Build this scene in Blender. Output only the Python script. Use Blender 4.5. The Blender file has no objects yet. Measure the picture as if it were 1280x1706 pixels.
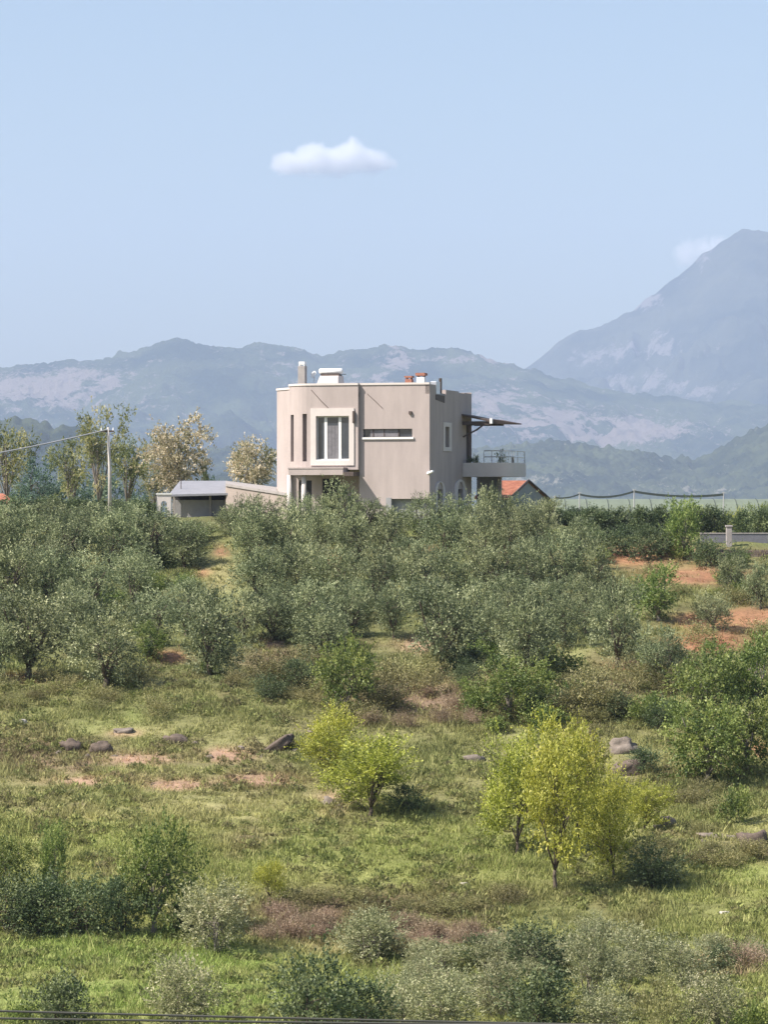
import bpy, math, random
import numpy as np
from mathutils import Vector, Matrix

# ------------------------------------------------------------------ camera, world, sun
S = bpy.context.scene
COL = S.collection
F = 5800.0                      # focal length in photograph pixels (1280 wide)
CX, CY = 640.0, 853.0
cam_d = bpy.data.cameras.new('camera')
cam = bpy.data.objects.new('camera', cam_d)
COL.objects.link(cam)
cam_d.sensor_fit = 'HORIZONTAL'
cam_d.sensor_width = 36.0
cam_d.lens = F / 1280.0 * 36.0
cam_d.clip_start = 1.0
cam_d.clip_end = 60000.0
cam.location = (0, 0, 0)
cam.rotation_euler = (math.radians(90), 0, 0)
S.camera = cam

SUN_AZ = 68.0                   # degrees to the left of straight behind the camera
SUN_EL = 47.0
sx, sy = -math.sin(math.radians(SUN_AZ)), -math.cos(math.radians(SUN_AZ))
sun_dir = Vector((sx * math.cos(math.radians(SUN_EL)), sy * math.cos(math.radians(SUN_EL)), math.sin(math.radians(SUN_EL))))
sun_l = bpy.data.lights.new('sun', 'SUN')
sun = bpy.data.objects.new('sun', sun_l)
COL.objects.link(sun)
sun_l.energy = 4.8
sun_l.angle = math.radians(0.5)
sun_l.color = (1.0, 0.93, 0.85)
sun.rotation_euler = (-sun_dir).to_track_quat('-Z', 'Y').to_euler()

W = bpy.data.worlds.new('World')
S.world = W
W.use_nodes = True
wn = W.node_tree
wn.nodes.clear()
sky = wn.nodes.new('ShaderNodeTexSky')
sky.sky_type = 'NISHITA'
sky.sun_disc = False
sky.sun_elevation = math.radians(SUN_EL)
sky.sun_rotation = math.atan2(sun_dir.x, sun_dir.y)
sky.altitude = 300
sky.air_density = 1.0
sky.dust_density = 2.6
sky.ozone_density = 1.5
bg = wn.nodes.new('ShaderNodeBackground')
bg.inputs['Strength'].default_value = 0.10
wo = wn.nodes.new('ShaderNodeOutputWorld')
wn.links.new(sky.outputs[0], bg.inputs['Color'])
wn.links.new(bg.outputs[0], wo.inputs['Surface'])

S.view_settings.view_transform = 'Standard'
S.view_settings.look = 'None'
S.view_settings.gamma = 1
S.view_settings.use_curve_mapping = False
S.view_settings.exposure = 0.75
S.render.engine = 'CYCLES'
S.cycles.max_bounces = 12
S.cycles.diffuse_bounces = 2
S.cycles.transmission_bounces = 4
S.cycles.transparent_max_bounces = 8
S.cycles.volume_bounces = 10
S.cycles.volume_step_rate = 1.0
S.cycles.filter_width = 1.5
HAZE_DENSITY = 0.80e-4
HAZE_COLOR = (0.59, 0.715, 0.97, 1.0)

# ------------------------------------------------------------------ noise helpers (numpy)
def _h(ix, iy, iz, seed):
    n = (ix.astype(np.int64) * 374761393 + iy.astype(np.int64) * 668265263 + iz.astype(np.int64) * 2147483647 + seed * 1274126177) & 0xFFFFFFFF
    n = ((n ^ (n >> 13)) * 1274126177) & 0xFFFFFFFF
    n = n ^ (n >> 16)
    return (n & 0xFFFFFF) / float(0xFFFFFF)

def vnoise(x, y, z=None, seed=0):
    x = np.asarray(x, float); y = np.asarray(y, float)
    z = np.zeros_like(x) if z is None else np.asarray(z, float)
    ix, iy, iz = np.floor(x), np.floor(y), np.floor(z)
    fx, fy, fz = x - ix, y - iy, z - iz
    ix, iy, iz = ix.astype(np.int64), iy.astype(np.int64), iz.astype(np.int64)
    ux, uy, uz = [f * f * (3 - 2 * f) for f in (fx, fy, fz)]
    r = 0
    for dx in (0, 1):
        for dy in (0, 1):
            for dz in (0, 1):
                w = (ux if dx else 1 - ux) * (uy if dy else 1 - uy) * (uz if dz else 1 - uz)
                r = r + w * _h(ix + dx, iy + dy, iz + dz, seed)
    return r * 2 - 1

def fbm(x, y, octv=4, seed=0, gain=0.5):
    a, s, t = 1.0, 0.0, 0.0
    for k in range(octv):
        s = s + a * vnoise(x * 2 ** k + 17.3 * k, y * 2 ** k - 9.1 * k, seed=seed + k)
        t += a
        a *= gain
    return s / t

def ridged(x, y, octv=4, seed=0, gain=0.5):
    a, s, t = 1.0, 0.0, 0.0
    for k in range(octv):
        s = s + a * (1 - 2 * np.abs(vnoise(x * 2 ** k + 5.3 * k, y * 2 ** k + 3.7 * k, seed=seed + k)))
        t += a
        a *= gain
    return s / t

def sstep(a, b, x):
    t = np.clip((x - a) / (b - a), 0, 1)
    return t * t * (3 - 2 * t)

# ------------------------------------------------------------------ object helpers
def tag(o, label=None, cat=None, group=None, kind=None):
    if label: o['label'] = label
    if cat: o['category'] = cat
    if group: o['group'] = group
    if kind: o['kind'] = kind
    return o

def empty(name, loc=(0, 0, 0), rz=0.0, scale=(1, 1, 1), parent=None):
    o = bpy.data.objects.new(name, None)
    o.empty_display_size = 0.3
    COL.objects.link(o)
    o.location = loc
    o.rotation_euler = (0, 0, rz)
    o.scale = scale
    if parent: o.parent = parent
    return o

def mesh_np(name, verts, faces_flat, per, mat=None, parent=None, attrs=None, smooth=False, colors=None):
    """verts (n,3) array, faces_flat array of indices, 'per' corners per face"""
    me = bpy.data.meshes.new(name)
    nv = len(verts); nf = len(faces_flat) // per
    me.vertices.add(nv)
    me.vertices.foreach_set('co', np.asarray(verts, np.float32).ravel())
    me.loops.add(nf * per)
    me.loops.foreach_set('vertex_index', np.asarray(faces_flat, np.int32))
    me.polygons.add(nf)
    me.polygons.foreach_set('loop_start', np.arange(0, nf * per, per, dtype=np.int32))
    me.update(calc_edges=True)
    if smooth:
        me.polygons.foreach_set('use_smooth', np.ones(nf, bool))
    for k, v in (attrs or {}).items():
        a = me.attributes.new(k, 'FLOAT', 'POINT')
        a.data.foreach_set('value', np.asarray(v, np.float32))
    if colors is not None:
        a = me.attributes.new('col', 'FLOAT_COLOR', 'POINT')
        c = np.ones((nv, 4), np.float32); c[:, :3] = colors
        a.data.foreach_set('color', c.ravel())
    if mat: me.materials.append(mat)
    o = bpy.data.objects.new(name, me)
    COL.objects.link(o)
    if parent: o.parent = parent
    return o

class MB:
    """collects polygons, builds them as one mesh"""
    def __init__(s): s.v, s.f, s.m = [], [], []
    def poly(s, pts, mi=0):
        i = len(s.v); s.v += [tuple(p) for p in pts]; s.f.append(tuple(range(i, i + len(pts)))); s.m.append(mi)
    def mesh(s, vs, fs, mi=0):
        i = len(s.v); s.v += [tuple(p) for p in vs]
        for f in fs: s.f.append(tuple(i + k for k in f)); s.m.append(mi)
    def box(s, x0, x1, y0, y1, z0, z1, mi=0):
        vs = [(x, y, z) for z in (z0, z1) for y in (y0, y1) for x in (x0, x1)]
        s.mesh(vs, [(0, 2, 3, 1), (4, 5, 7, 6), (0, 1, 5, 4), (1, 3, 7, 5), (3, 2, 6, 7), (2, 0, 4, 6)], mi)
    def prism(s, pts, z0, z1, mi=0):
        n = len(pts)
        vs = [(p[0], p[1], z0) for p in pts] + [(p[0], p[1], z1) for p in pts]
        s.mesh(vs, [tuple(reversed(range(n))), tuple(range(n, 2 * n))] + [(i, (i + 1) % n, n + (i + 1) % n, n + i) for i in range(n)], mi)
    def tube(s, pts, radii, seg=7, mi=0, caps=True):
        pts = [Vector(p) for p in pts]
        if not hasattr(radii, '__len__'): radii = [radii] * len(pts)
        rings = []
        up = Vector((0.13, 0.27, 1)).normalized()
        for k, p in enumerate(pts):
            d = (pts[min(k + 1, len(pts) - 1)] - pts[max(k - 1, 0)])
            if d.length < 1e-9: d = Vector((0, 0, 1))
            d.normalize()
            a = d.cross(up)
            if a.length < 1e-3: a = d.cross(Vector((1, 0, 0)))
            a.normalize(); b = d.cross(a)
            rings.append([p + (a * math.cos(t) + b * math.sin(t)) * radii[k] for t in [2 * math.pi * j / seg for j in range(seg)]])
        base = len(s.v)
        for r in rings: s.v += [tuple(q) for q in r]
        for k in range(len(pts) - 1):
            for j in range(seg):
                a0 = base + k * seg + j; a1 = base + k * seg + (j + 1) % seg
                s.f.append((a0, a1, a1 + seg, a0 + seg)); s.m.append(mi)
        if caps:
            s.f.append(tuple(base + j for j in reversed(range(seg)))); s.m.append(mi)
            e = base + (len(pts) - 1) * seg
            s.f.append(tuple(e + j for j in range(seg))); s.m.append(mi)
    def build(s, name, mats, parent=None, smooth=False, bevel=0):
        me = bpy.data.meshes.new(name)
        me.from_pydata(s.v, [], s.f)
        if not isinstance(mats, (list, tuple)): mats = [mats]
        for m in mats: me.materials.append(m)
        me.polygons.foreach_set('material_index', s.m)
        if smooth: me.polygons.foreach_set('use_smooth', [True] * len(s.f))
        me.update()
        o = bpy.data.objects.new(name, me)
        COL.objects.link(o)
        if parent: o.parent = parent
        if bevel:
            b = o.modifiers.new('bevel', 'BEVEL'); b.width = bevel; b.segments = 2
        return o

def copy_thing(root, parent=None):
    c = root.copy(); COL.objects.link(c); c.parent = parent
    for k in list(c.keys()):
        if parent is None and k in ('label', 'group', 'category'): pass
    for ch in list(root.children):
        d = copy_thing(ch, c)
    return c

# ------------------------------------------------------------------ materials
def newmat(name):
    m = bpy.data.materials.new(name); m.use_nodes = True
    nt = m.node_tree; nt.nodes.clear()
    out = nt.nodes.new('ShaderNodeOutputMaterial')
    return m, nt, out

def plain(name, col, rough=0.8, metal=0.0, var=0.12, scale=3.0, bump=0.0, spec=0.3, streak=0.0):
    m, nt, out = newmat(name)
    N = nt.nodes.new; L = nt.links.new
    p = N('ShaderNodeBsdfPrincipled')
    p.inputs['Roughness'].default_value = rough
    p.inputs['Metallic'].default_value = metal
    p.inputs['Specular IOR Level'].default_value = spec
    tc = N('ShaderNodeTexCoord')
    mp = N('ShaderNodeMapping'); mp.inputs['Scale'].default_value = (1, 1, 1 if not streak else 0.25)
    L(tc.outputs['Object'], mp.inputs[0])
    n = N('ShaderNodeTexNoise'); n.inputs['Scale'].default_value = scale; n.inputs['Detail'].default_value = 6; n.inputs['Roughness'].default_value = 0.65
    L(mp.outputs[0], n.inputs['Vector'])
    r = N('ShaderNodeMapRange'); r.inputs['From Min'].default_value = 0.3; r.inputs['From Max'].default_value = 0.7
    r.inputs['To Min'].default_value = 1 - var; r.inputs['To Max'].default_value = 1 + var
    L(n.outputs['Fac'], r.inputs['Value'])
    mu = N('ShaderNodeVectorMath'); mu.operation = 'SCALE'
    mu.inputs[0].default_value = col
    L(r.outputs[0], mu.inputs['Scale'])
    L(mu.outputs[0], p.inputs['Base Color'])
    if bump:
        b = N('ShaderNodeBump'); b.inputs['Strength'].default_value = bump; b.inputs['Distance'].default_value = 0.03
        n2 = N('ShaderNodeTexNoise'); n2.inputs['Scale'].default_value = scale * 6; n2.inputs['Detail'].default_value = 4
        L(tc.outputs['Object'], n2.inputs['Vector']); L(n2.outputs['Fac'], b.inputs['Height']); L(b.outputs[0], p.inputs['Normal'])
    L(p.outputs[0], out.inputs['Surface'])
    return m

def leafmat(name, c0, c1, c2, trans=0.35, objvar=0.16):
    """three leaf colours mixed by the per-leaf 'tone'; every copy a little different"""
    m, nt, out = newmat(name)
    N = nt.nodes.new; L = nt.links.new
    at = N('ShaderNodeAttribute'); at.attribute_name = 'tone'
    cr = N('ShaderNodeValToRGB')
    e = cr.color_ramp.elements
    e[0].position = 0.0; e[0].color = (*c0, 1)
    e[1].position = 1.0; e[1].color = (*c2, 1)
    k = e.new(0.5); k.color = (*c1, 1)
    L(at.outputs['Fac'], cr.inputs[0])
    oi = N('ShaderNodeObjectInfo')
    hs = N('ShaderNodeHueSaturation')
    r1 = N('ShaderNodeMapRange'); r1.inputs['To Min'].default_value = 1 - objvar; r1.inputs['To Max'].default_value = 1 + objvar
    r2 = N('ShaderNodeMapRange'); r2.inputs['To Min'].default_value = 0.488; r2.inputs['To Max'].default_value = 0.512
    ml = N('ShaderNodeMath'); ml.operation = 'MULTIPLY'; ml.inputs[1].default_value = 7.31
    fr = N('ShaderNodeMath'); fr.operation = 'FRACT'
    L(oi.outputs['Random'], r1.inputs['Value']); L(oi.outputs['Random'], ml.inputs[0]); L(ml.outputs[0], fr.inputs[0]); L(fr.outputs[0], r2.inputs['Value'])
    L(r1.outputs[0], hs.inputs['Value']); L(r2.outputs[0], hs.inputs['Hue'])
    L(cr.outputs[0], hs.inputs['Color'])
    d = N('ShaderNodeBsdfPrincipled'); d.inputs['Roughness'].default_value = 0.55; d.inputs['Specular IOR Level'].default_value = 0.35
    t = N('ShaderNodeBsdfTranslucent')
    g = N('ShaderNodeHueSaturation'); g.inputs['Saturation'].default_value = 1.15; g.inputs['Value'].default_value = 1.2
    L(hs.outputs[0], d.inputs['Base Color']); L(hs.outputs[0], g.inputs['Color']); L(g.outputs[0], t.inputs['Color'])
    mx = N('ShaderNodeMixShader'); mx.inputs[0].default_value = trans
    L(d.outputs[0], mx.inputs[1]); L(t.outputs[0], mx.inputs[2]); L(mx.outputs[0], out.inputs['Surface'])
    return m

M = {}
M['olive'] = leafmat('olive_leaves', (0.075, 0.098, 0.045), (0.205, 0.24, 0.115), (0.45, 0.475, 0.26), 0.16)
M['fresh'] = leafmat('fresh_leaves', (0.07, 0.11, 0.03), (0.18, 0.235, 0.065), (0.34, 0.38, 0.12), 0.3)
M['lime'] = leafmat('lime_leaves', (0.16, 0.18, 0.04), (0.38, 0.395, 0.075), (0.58, 0.56, 0.15), 0.35)
M['dark'] = leafmat('dark_leaves', (0.05, 0.08, 0.035), (0.115, 0.15, 0.065), (0.24, 0.28, 0.13), 0.25)
M['pale'] = leafmat('pale_leaves', (0.15, 0.165, 0.08), (0.32, 0.33, 0.17), (0.55, 0.52, 0.33), 0.3)
M['scrub'] = leafmat('scrub_leaves', (0.10, 0.10, 0.04), (0.23, 0.22, 0.09), (0.42, 0.38, 0.19), 0.25, 0.3)
M['dry'] = leafmat('dry_stalks', (0.15, 0.11, 0.07), (0.31, 0.225, 0.155), (0.48, 0.37, 0.26), 0.25, 0.2)
M['locust'] = leafmat('locust_leaves', (0.09, 0.115, 0.045), (0.25, 0.265, 0.10), (0.50, 0.46, 0.24), 0.35)
M['blossom'] = leafmat('locust_blossom', (0.20, 0.20, 0.10), (0.58, 0.50, 0.34), (0.86, 0.76, 0.60), 0.3)
M['hazed_tree'] = leafmat('hazed_valley_leaves', (0.07, 0.11, 0.08), (0.12, 0.18, 0.12), (0.21, 0.27, 0.17), 0.35)  # bluish tint of distance haze put into the leaf colour
M['bark'] = plain('bark', (0.11, 0.085, 0.065), 0.9, var=0.3, scale=12)
M['greybark'] = plain('grey_bark', (0.22, 0.19, 0.16), 0.9, var=0.3, scale=12)

# ------------------------------------------------------------------ terrain
PROF = [(20, -14.5), (60, -14.2), (75, -14.0)] + [(d, -(y - 853) / F * d) for d, y in
        [(88, 1735), (95, 1665), (104, 1583), (107, 1556), (109.5, 1516), (114, 1463), (122, 1383), (130, 1303),
         (140, 1217), (148, 1150), (155, 1103), (165, 1043), (175, 981), (185, 926), (195, 889), (203, 868)]] + \
       [(212, -0.45), (240, -0.6), (262, -1.4), (300, -7), (400, -40), (600, -75), (2500, -80), (30000, -80)]
PD = np.array([p[0] for p in PROF], float); PZ = np.array([p[1] for p in PROF], float)

def zt(X, Y):
    X = np.asarray(X, float); Y = np.asarray(Y, float)
    z = np.zeros(np.broadcast(X, Y).shape)
    for o, w in ((-2.0, .25), (0, .5), (2.0, .25)):        # soft shoulders
        z = z + w * np.interp(Y + o, PD, PZ)
    # the bank in front fades out to the right
    near = sstep(60, 90, Y) * (1 - sstep(212, 320, Y))
    z = z + near * (0.55 * fbm(X / 11.0, Y / 9.0, 3, 5) + 0.14 * fbm(X / 2.2, Y / 1.6, 3, 9))
    z = z - 1.05 * sstep(8, 14, X) * sstep(180, 200, Y) * (1 - sstep(270, 320, Y))
    # low terraces held across the olive slope
    tz = sstep(140, 150, Y) * (1 - sstep(192, 200, Y))
    z = z + tz * 0.35 * vnoise(X / 6.0, Y / 3.2, seed=31)
    return z

def ray(px, d):
    return ((px - CX) / F * d, d, -(0) )

def at(px, py, dmin=86.0, dmax=214.0):
    """where the sight line of a photograph pixel meets the slope"""
    ds = np.arange(dmin, dmax, 0.15)
    X = (px - CX) / F * ds
    Z = (CY - py) / F * ds
    T = zt(X, ds)
    k = np.argmax(T >= Z)
    if T[k] < Z[k]: k = len(ds) - 1
    return float(X[k]), float(ds[k]), float(T[k])

def atd(px, d):
    X = (px - CX) / F * d
    return X, d, float(zt(X, d))

G = dict(green=(0.235, 0.255, 0.08), lush=(0.245, 0.30, 0.085), dry=(0.34, 0.31, 0.145), olivey=(0.185, 0.19, 0.075),
         brown=(0.15, 0.115, 0.065), orange=(0.38, 0.20, 0.115), mauve=(0.27, 0.19, 0.13), pink=(0.44, 0.29, 0.20), under=(0.16, 0.17, 0.07))
G = {k: np.array(v) for k, v in G.items()}
# what the ground is made of, patch by patch (centre and radii seen on the slope)
PATCH = [
    (1075, 925, 75, 16, 'orange', 1.1), (1170, 958, 80, 14, 'orange', 1.0), (1165, 1035, 50, 12, 'orange', 1.0), (1255, 1030, 50, 16, 'orange', 1.0), (1180, 1070, 60, 18, 'orange', .9), (1130, 1000, 90, 14, 'olivey', .6),
    (1240, 920, 60, 8, 'brown', 0.8), (1050, 1110, 50, 10, 'orange', 0.5), (370, 920, 14, 8, 'orange', .9), (345, 955, 14, 6, 'orange', .8), (380, 960, 30, 40, 'dry', .6), (545, 935, 22, 12, 'orange', 0.9),
    (700, 1075, 40, 14, 'pink', 0.7), (705, 920, 20, 12, 'orange', 0.8), (280, 1095, 22, 9, 'orange', 0.9), (455, 1070, 20, 8, 'mauve', 1.0), (50, 1130, 50, 9, 'orange', 0.8), (845, 915, 20, 10, 'orange', 0.8),
    (405, 1010, 12, 16, 'dry', 1.0), (940, 1010, 40, 14, 'dry', 0.8),
    (690, 1165, 120, 34, 'mauve', 0.9), (1010, 1150, 60, 24, 'mauve', 0.6), (460, 1100, 60, 20, 'mauve', 0.5), (230, 1180, 260, 26, 'olivey', 0.8),
    (60, 1250, 110, 24, 'brown', 0.8), (110, 1275, 60, 14, 'mauve', 0.7), (240, 1265, 50, 10, 'pink', 1.0), (300, 1245, 60, 10, 'olivey', 0.5), (385, 1258, 40, 10, 'pink', 1.0), (430, 1300, 60, 10, 'pink', 1.0),
    (300, 1308, 60, 9, 'pink', 0.8), (150, 1302, 60, 7, 'pink', 0.7), (215, 1222, 30, 6, 'pink', 0.9), (550, 1340, 26, 18, 'pink', 1.0), (370, 1350, 180, 20, 'dry', 0.8), (130, 1355, 90, 14, 'dry', 0.9),
    (560, 1260, 80, 40, 'olivey', 0.5), (720, 1260, 90, 40, 'olivey', 0.8), (330, 1400, 110, 16, 'dry', 0.4), (200, 1420, 240, 26, 'green', 0.8), (640, 1425, 300, 30, 'green', 0.9),
    (430, 1400, 60, 16, 'mauve', 0.3), (640, 1500, 260, 18, 'brown', 0.8), (620, 1520, 260, 16, 'brown', 0.9), (500, 1545, 90, 24, 'mauve', 1.3), (725, 1562, 80, 20, 'mauve', 1.3), (620, 1585, 200, 10, 'mauve', 0.5),
    (150, 1585, 200, 26, 'lush', 1.2), (350, 1600, 120, 18, 'lush', 1.0), (300, 1660, 300, 40, 'lush', 0.8), (1000, 1520, 220, 24, 'olivey', 0.7), (1180, 1600, 40, 10, 'pink', 0.6), (1215, 1622, 40, 8, 'mauve', 1.0),
    (1140, 1395, 120, 14, 'dry', 0.5), (1250, 1420, 50, 20, 'mauve', 0.7), (1100, 1440, 160, 20, 'olivey', 0.7), (1110, 1320, 120, 26, 'olivey', 0.6), (1240, 1470, 60, 30, 'green', 0.7), (1265, 1250, 14, 12, 'orange', 0.9),
    (800, 1600, 200, 14, 'olivey', 0.6), (1230, 1330, 60, 60, 'olivey', 0.5), (1200, 1700, 90, 26, 'lush', 0.8),
]

def ground_color(X, Y, Z):
    px = X / Y * F + CX; py = CY - Z / Y * F
    n = X.shape
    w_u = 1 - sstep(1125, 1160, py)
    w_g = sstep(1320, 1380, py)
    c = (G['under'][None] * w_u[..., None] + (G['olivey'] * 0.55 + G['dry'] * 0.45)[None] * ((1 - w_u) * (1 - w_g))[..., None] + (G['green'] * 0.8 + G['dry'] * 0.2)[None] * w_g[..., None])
    wob = fbm(X / 2.3, Y / 5.0, 4, 77)
    wob2 = fbm(X / 0.8, Y / 2.0, 3, 78)
    for (a, b, ra, rb, k, s) in PATCH:
        d = ((px - a) / ra) ** 2 + ((py - b) / rb) ** 2
        w = np.clip(s * np.exp(-d) * 1.6 + wob * 0.7 * np.exp(-d * 0.5) + wob2 * 0.25 * np.exp(-d * .5), 0, 1)
        c = c * (1 - w[..., None]) + G[k][None] * w[..., None]
    # drifts of dry and brown growth
    a = np.clip(fbm(X / 3.1, Y / 6.0, 4, 41) * 2.2 - 0.35, 0, 1)
    b = np.clip(fbm(X / 1.6, Y / 3.4, 4, 53) * 2.4 - 0.55, 0, 1)
    g2 = np.clip(fbm(X / 2.0, Y / 4.5, 4, 61) * 2.2 - 0.4, 0, 1)
    c = c * (1 - 0.5 * a[..., None]) + G['dry'][None] * 0.5 * a[..., None]
    c = c * (1 - 0.45 * b[..., None]) + G['brown'][None] * 0.45 * b[..., None]
    c = c * (1 - 0.3 * g2[..., None]) + G['lush'][None] * 0.3 * g2[..., None]
    # lighter mown lines running across the meadow
    st = np.clip(fbm(X / 5.0, Y / 0.55, 3, 91) * 1.6, -0.5, 0.6)
    c = c * (1 + 0.22 * st[..., None])
    return np.clip(c, 0.02, 0.8)

def axis(parts):
    out = []
    for a, b, s in parts: out += list(np.arange(a, b, s))
    return np.array(out + [parts[-1][1]], float)

def make_ground():
    xs = axis([(-9000, -1000, 1000), (-1000, -200, 100), (-200, -40, 8), (-40, -26, 1.0), (-26, 26, 0.2), (26, 40, 1.0), (40, 200, 8), (200, 1000, 100), (1000, 9000, 1000)])
    ys = axis([(-60, 20, 20), (20, 80, 4), (80, 86, 1), (86, 130, 0.2), (130, 212, 0.3), (212, 300, 3), (300, 700, 25), (700, 2500, 300), (2500, 13500, 1000)])
    X, Y = np.meshgrid(xs, ys)
    Z = zt(X, np.maximum(Y, 20))
    fine = sstep(84, 90, Y) * (1 - sstep(205, 215, Y)) * (np.abs(X) < 27)
    Z = Z + fine * (0.05 * fbm(X / 0.7, Y / 0.6, 3, 12) + 0.05 * np.abs(fbm(X / 0.35, Y / 0.35, 2, 14)))
    C = np.zeros(X.shape + (3,))
    m = (Y > 80)
    C[:] = G['olivey']
    Ys = np.where(m, Y, 80)
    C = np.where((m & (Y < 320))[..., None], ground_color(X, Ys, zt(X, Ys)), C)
    V = np.stack([X, Y, Z], -1).reshape(-1, 3)
    nx, ny = len(xs), len(ys)
    i = (np.arange(ny - 1)[:, None] * nx + np.arange(nx - 1)[None]).ravel()
    Fc = np.stack([i, i + 1, i + nx + 1, i + nx], -1).ravel()
    m, nt, out = newmat('hillside_ground')
    N = nt.nodes.new; L = nt.links.new
    p = N('ShaderNodeBsdfPrincipled'); p.inputs['Roughness'].default_value = 0.95; p.inputs['Specular IOR Level'].default_value = 0.1
    a = N('ShaderNodeAttribute'); a.attribute_name = 'col'
    tc = N('ShaderNodeTexCoord')
    n = N('ShaderNodeTexNoise'); n.inputs['Scale'].default_value = 3.5; n.inputs['Detail'].default_value = 8; n.inputs['Roughness'].default_value = 0.75
    L(tc.outputs['Object'], n.inputs['Vector'])
    r = N('ShaderNodeMapRange'); r.inputs['From Min'].default_value = 0.25; r.inputs['From Max'].default_value = 0.75; r.inputs['To Min'].default_value = 0.55; r.inputs['To Max'].default_value = 1.25
    L(n.outputs['Fac'], r.inputs['Value'])
    mu = N('ShaderNodeVectorMath'); mu.operation = 'SCALE'
    L(a.outputs['Color'], mu.inputs[0]); L(r.outputs[0], mu.inputs['Scale'])
    L(mu.outputs[0], p.inputs['Base Color'])
    b = N('ShaderNodeBump'); b.inputs['Strength'].default_value = 0.8; b.inputs['Distance'].default_value = 0.12
    L(n.outputs['Fac'], b.inputs['Height']); L(b.outputs[0], p.inputs['Normal'])
    L(p.outputs[0], out.inputs['Surface'])
    o = mesh_np('ground', V, Fc, 4, m, smooth=True, colors=C.reshape(-1, 3))
    tag(o, kind='structure')
make_ground()

# ------------------------------------------------------------------ far mountains
def mountmat(name, forest, forest2, rock, s_forest, bumpd, lo=0.40, hi=0.60):
    m, nt, out = newmat(name)
    N = nt.nodes.new; L = nt.links.new
    p = N('ShaderNodeBsdfPrincipled'); p.inputs['Roughness'].default_value = 0.95; p.inputs['Specular IOR Level'].default_value = 0.05
    a = N('ShaderNodeAttribute'); a.attribute_name = 'rock'
    tc = N('ShaderNodeTexCoord')
    n = N('ShaderNodeTexNoise'); n.inputs['Scale'].default_value = s_forest; n.inputs['Detail'].default_value = 8; n.inputs['Roughness'].default_value = 0.82
    n2 = N('ShaderNodeTexNoise'); n2.inputs['Scale'].default_value = s_forest * 0.22; n2.inputs['Detail'].default_value = 7; n2.inputs['Roughness'].default_value = 0.6
    L(tc.outputs['Object'], n.inputs['Vector']); L(tc.outputs['Object'], n2.inputs['Vector'])
    mx = N('ShaderNodeMix'); mx.data_type = 'RGBA'
    mx.inputs['A'].default_value = (*forest, 1); mx.inputs['B'].default_value = (*forest2, 1)
    r = N('ShaderNodeMapRange'); r.inputs['From Min'].default_value = 0.4; r.inputs['From Max'].default_value = 0.6
    L(n2.outputs['Fac'], r.inputs['Value']); L(r.outputs[0], mx.inputs['Factor'])
    ad = N('ShaderNodeMath'); ad.operation = 'ADD'
    sub = N('ShaderNodeMath'); sub.operation = 'SUBTRACT'; sub.inputs[1].default_value = 0.5
    L(n.outputs['Fac'], sub.inputs[0]); am = N('ShaderNodeMath'); am.operation = 'MULTIPLY'; am.inputs[1].default_value = 2.4; L(sub.outputs[0], am.inputs[0]); L(am.outputs[0], ad.inputs[1]); L(a.outputs['Fac'], ad.inputs[0])
    r2 = N('ShaderNodeMapRange'); r2.inputs['From Min'].default_value = lo; r2.inputs['From Max'].default_value = hi
    L(ad.outputs[0], r2.inputs['Value'])
    mx2 = N('ShaderNodeMix'); mx2.data_type = 'RGBA'; mx2.inputs['B'].default_value = (*rock, 1)
    L(r2.outputs[0], mx2.inputs['Factor']); L(mx.outputs['Result'], mx2.inputs['A'])
    L(mx2.outputs['Result'], p.inputs['Base Color'])
    b = N('ShaderNodeBump'); b.inputs['Strength'].default_value = 1.0; b.inputs['Distance'].default_value = bumpd
    L(n.outputs['Fac'], b.inputs['Height']); L(b.outputs[0], p.inputs['Normal'])
    L(p.outputs[0], out.inputs['Surface'])
    return m

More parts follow.
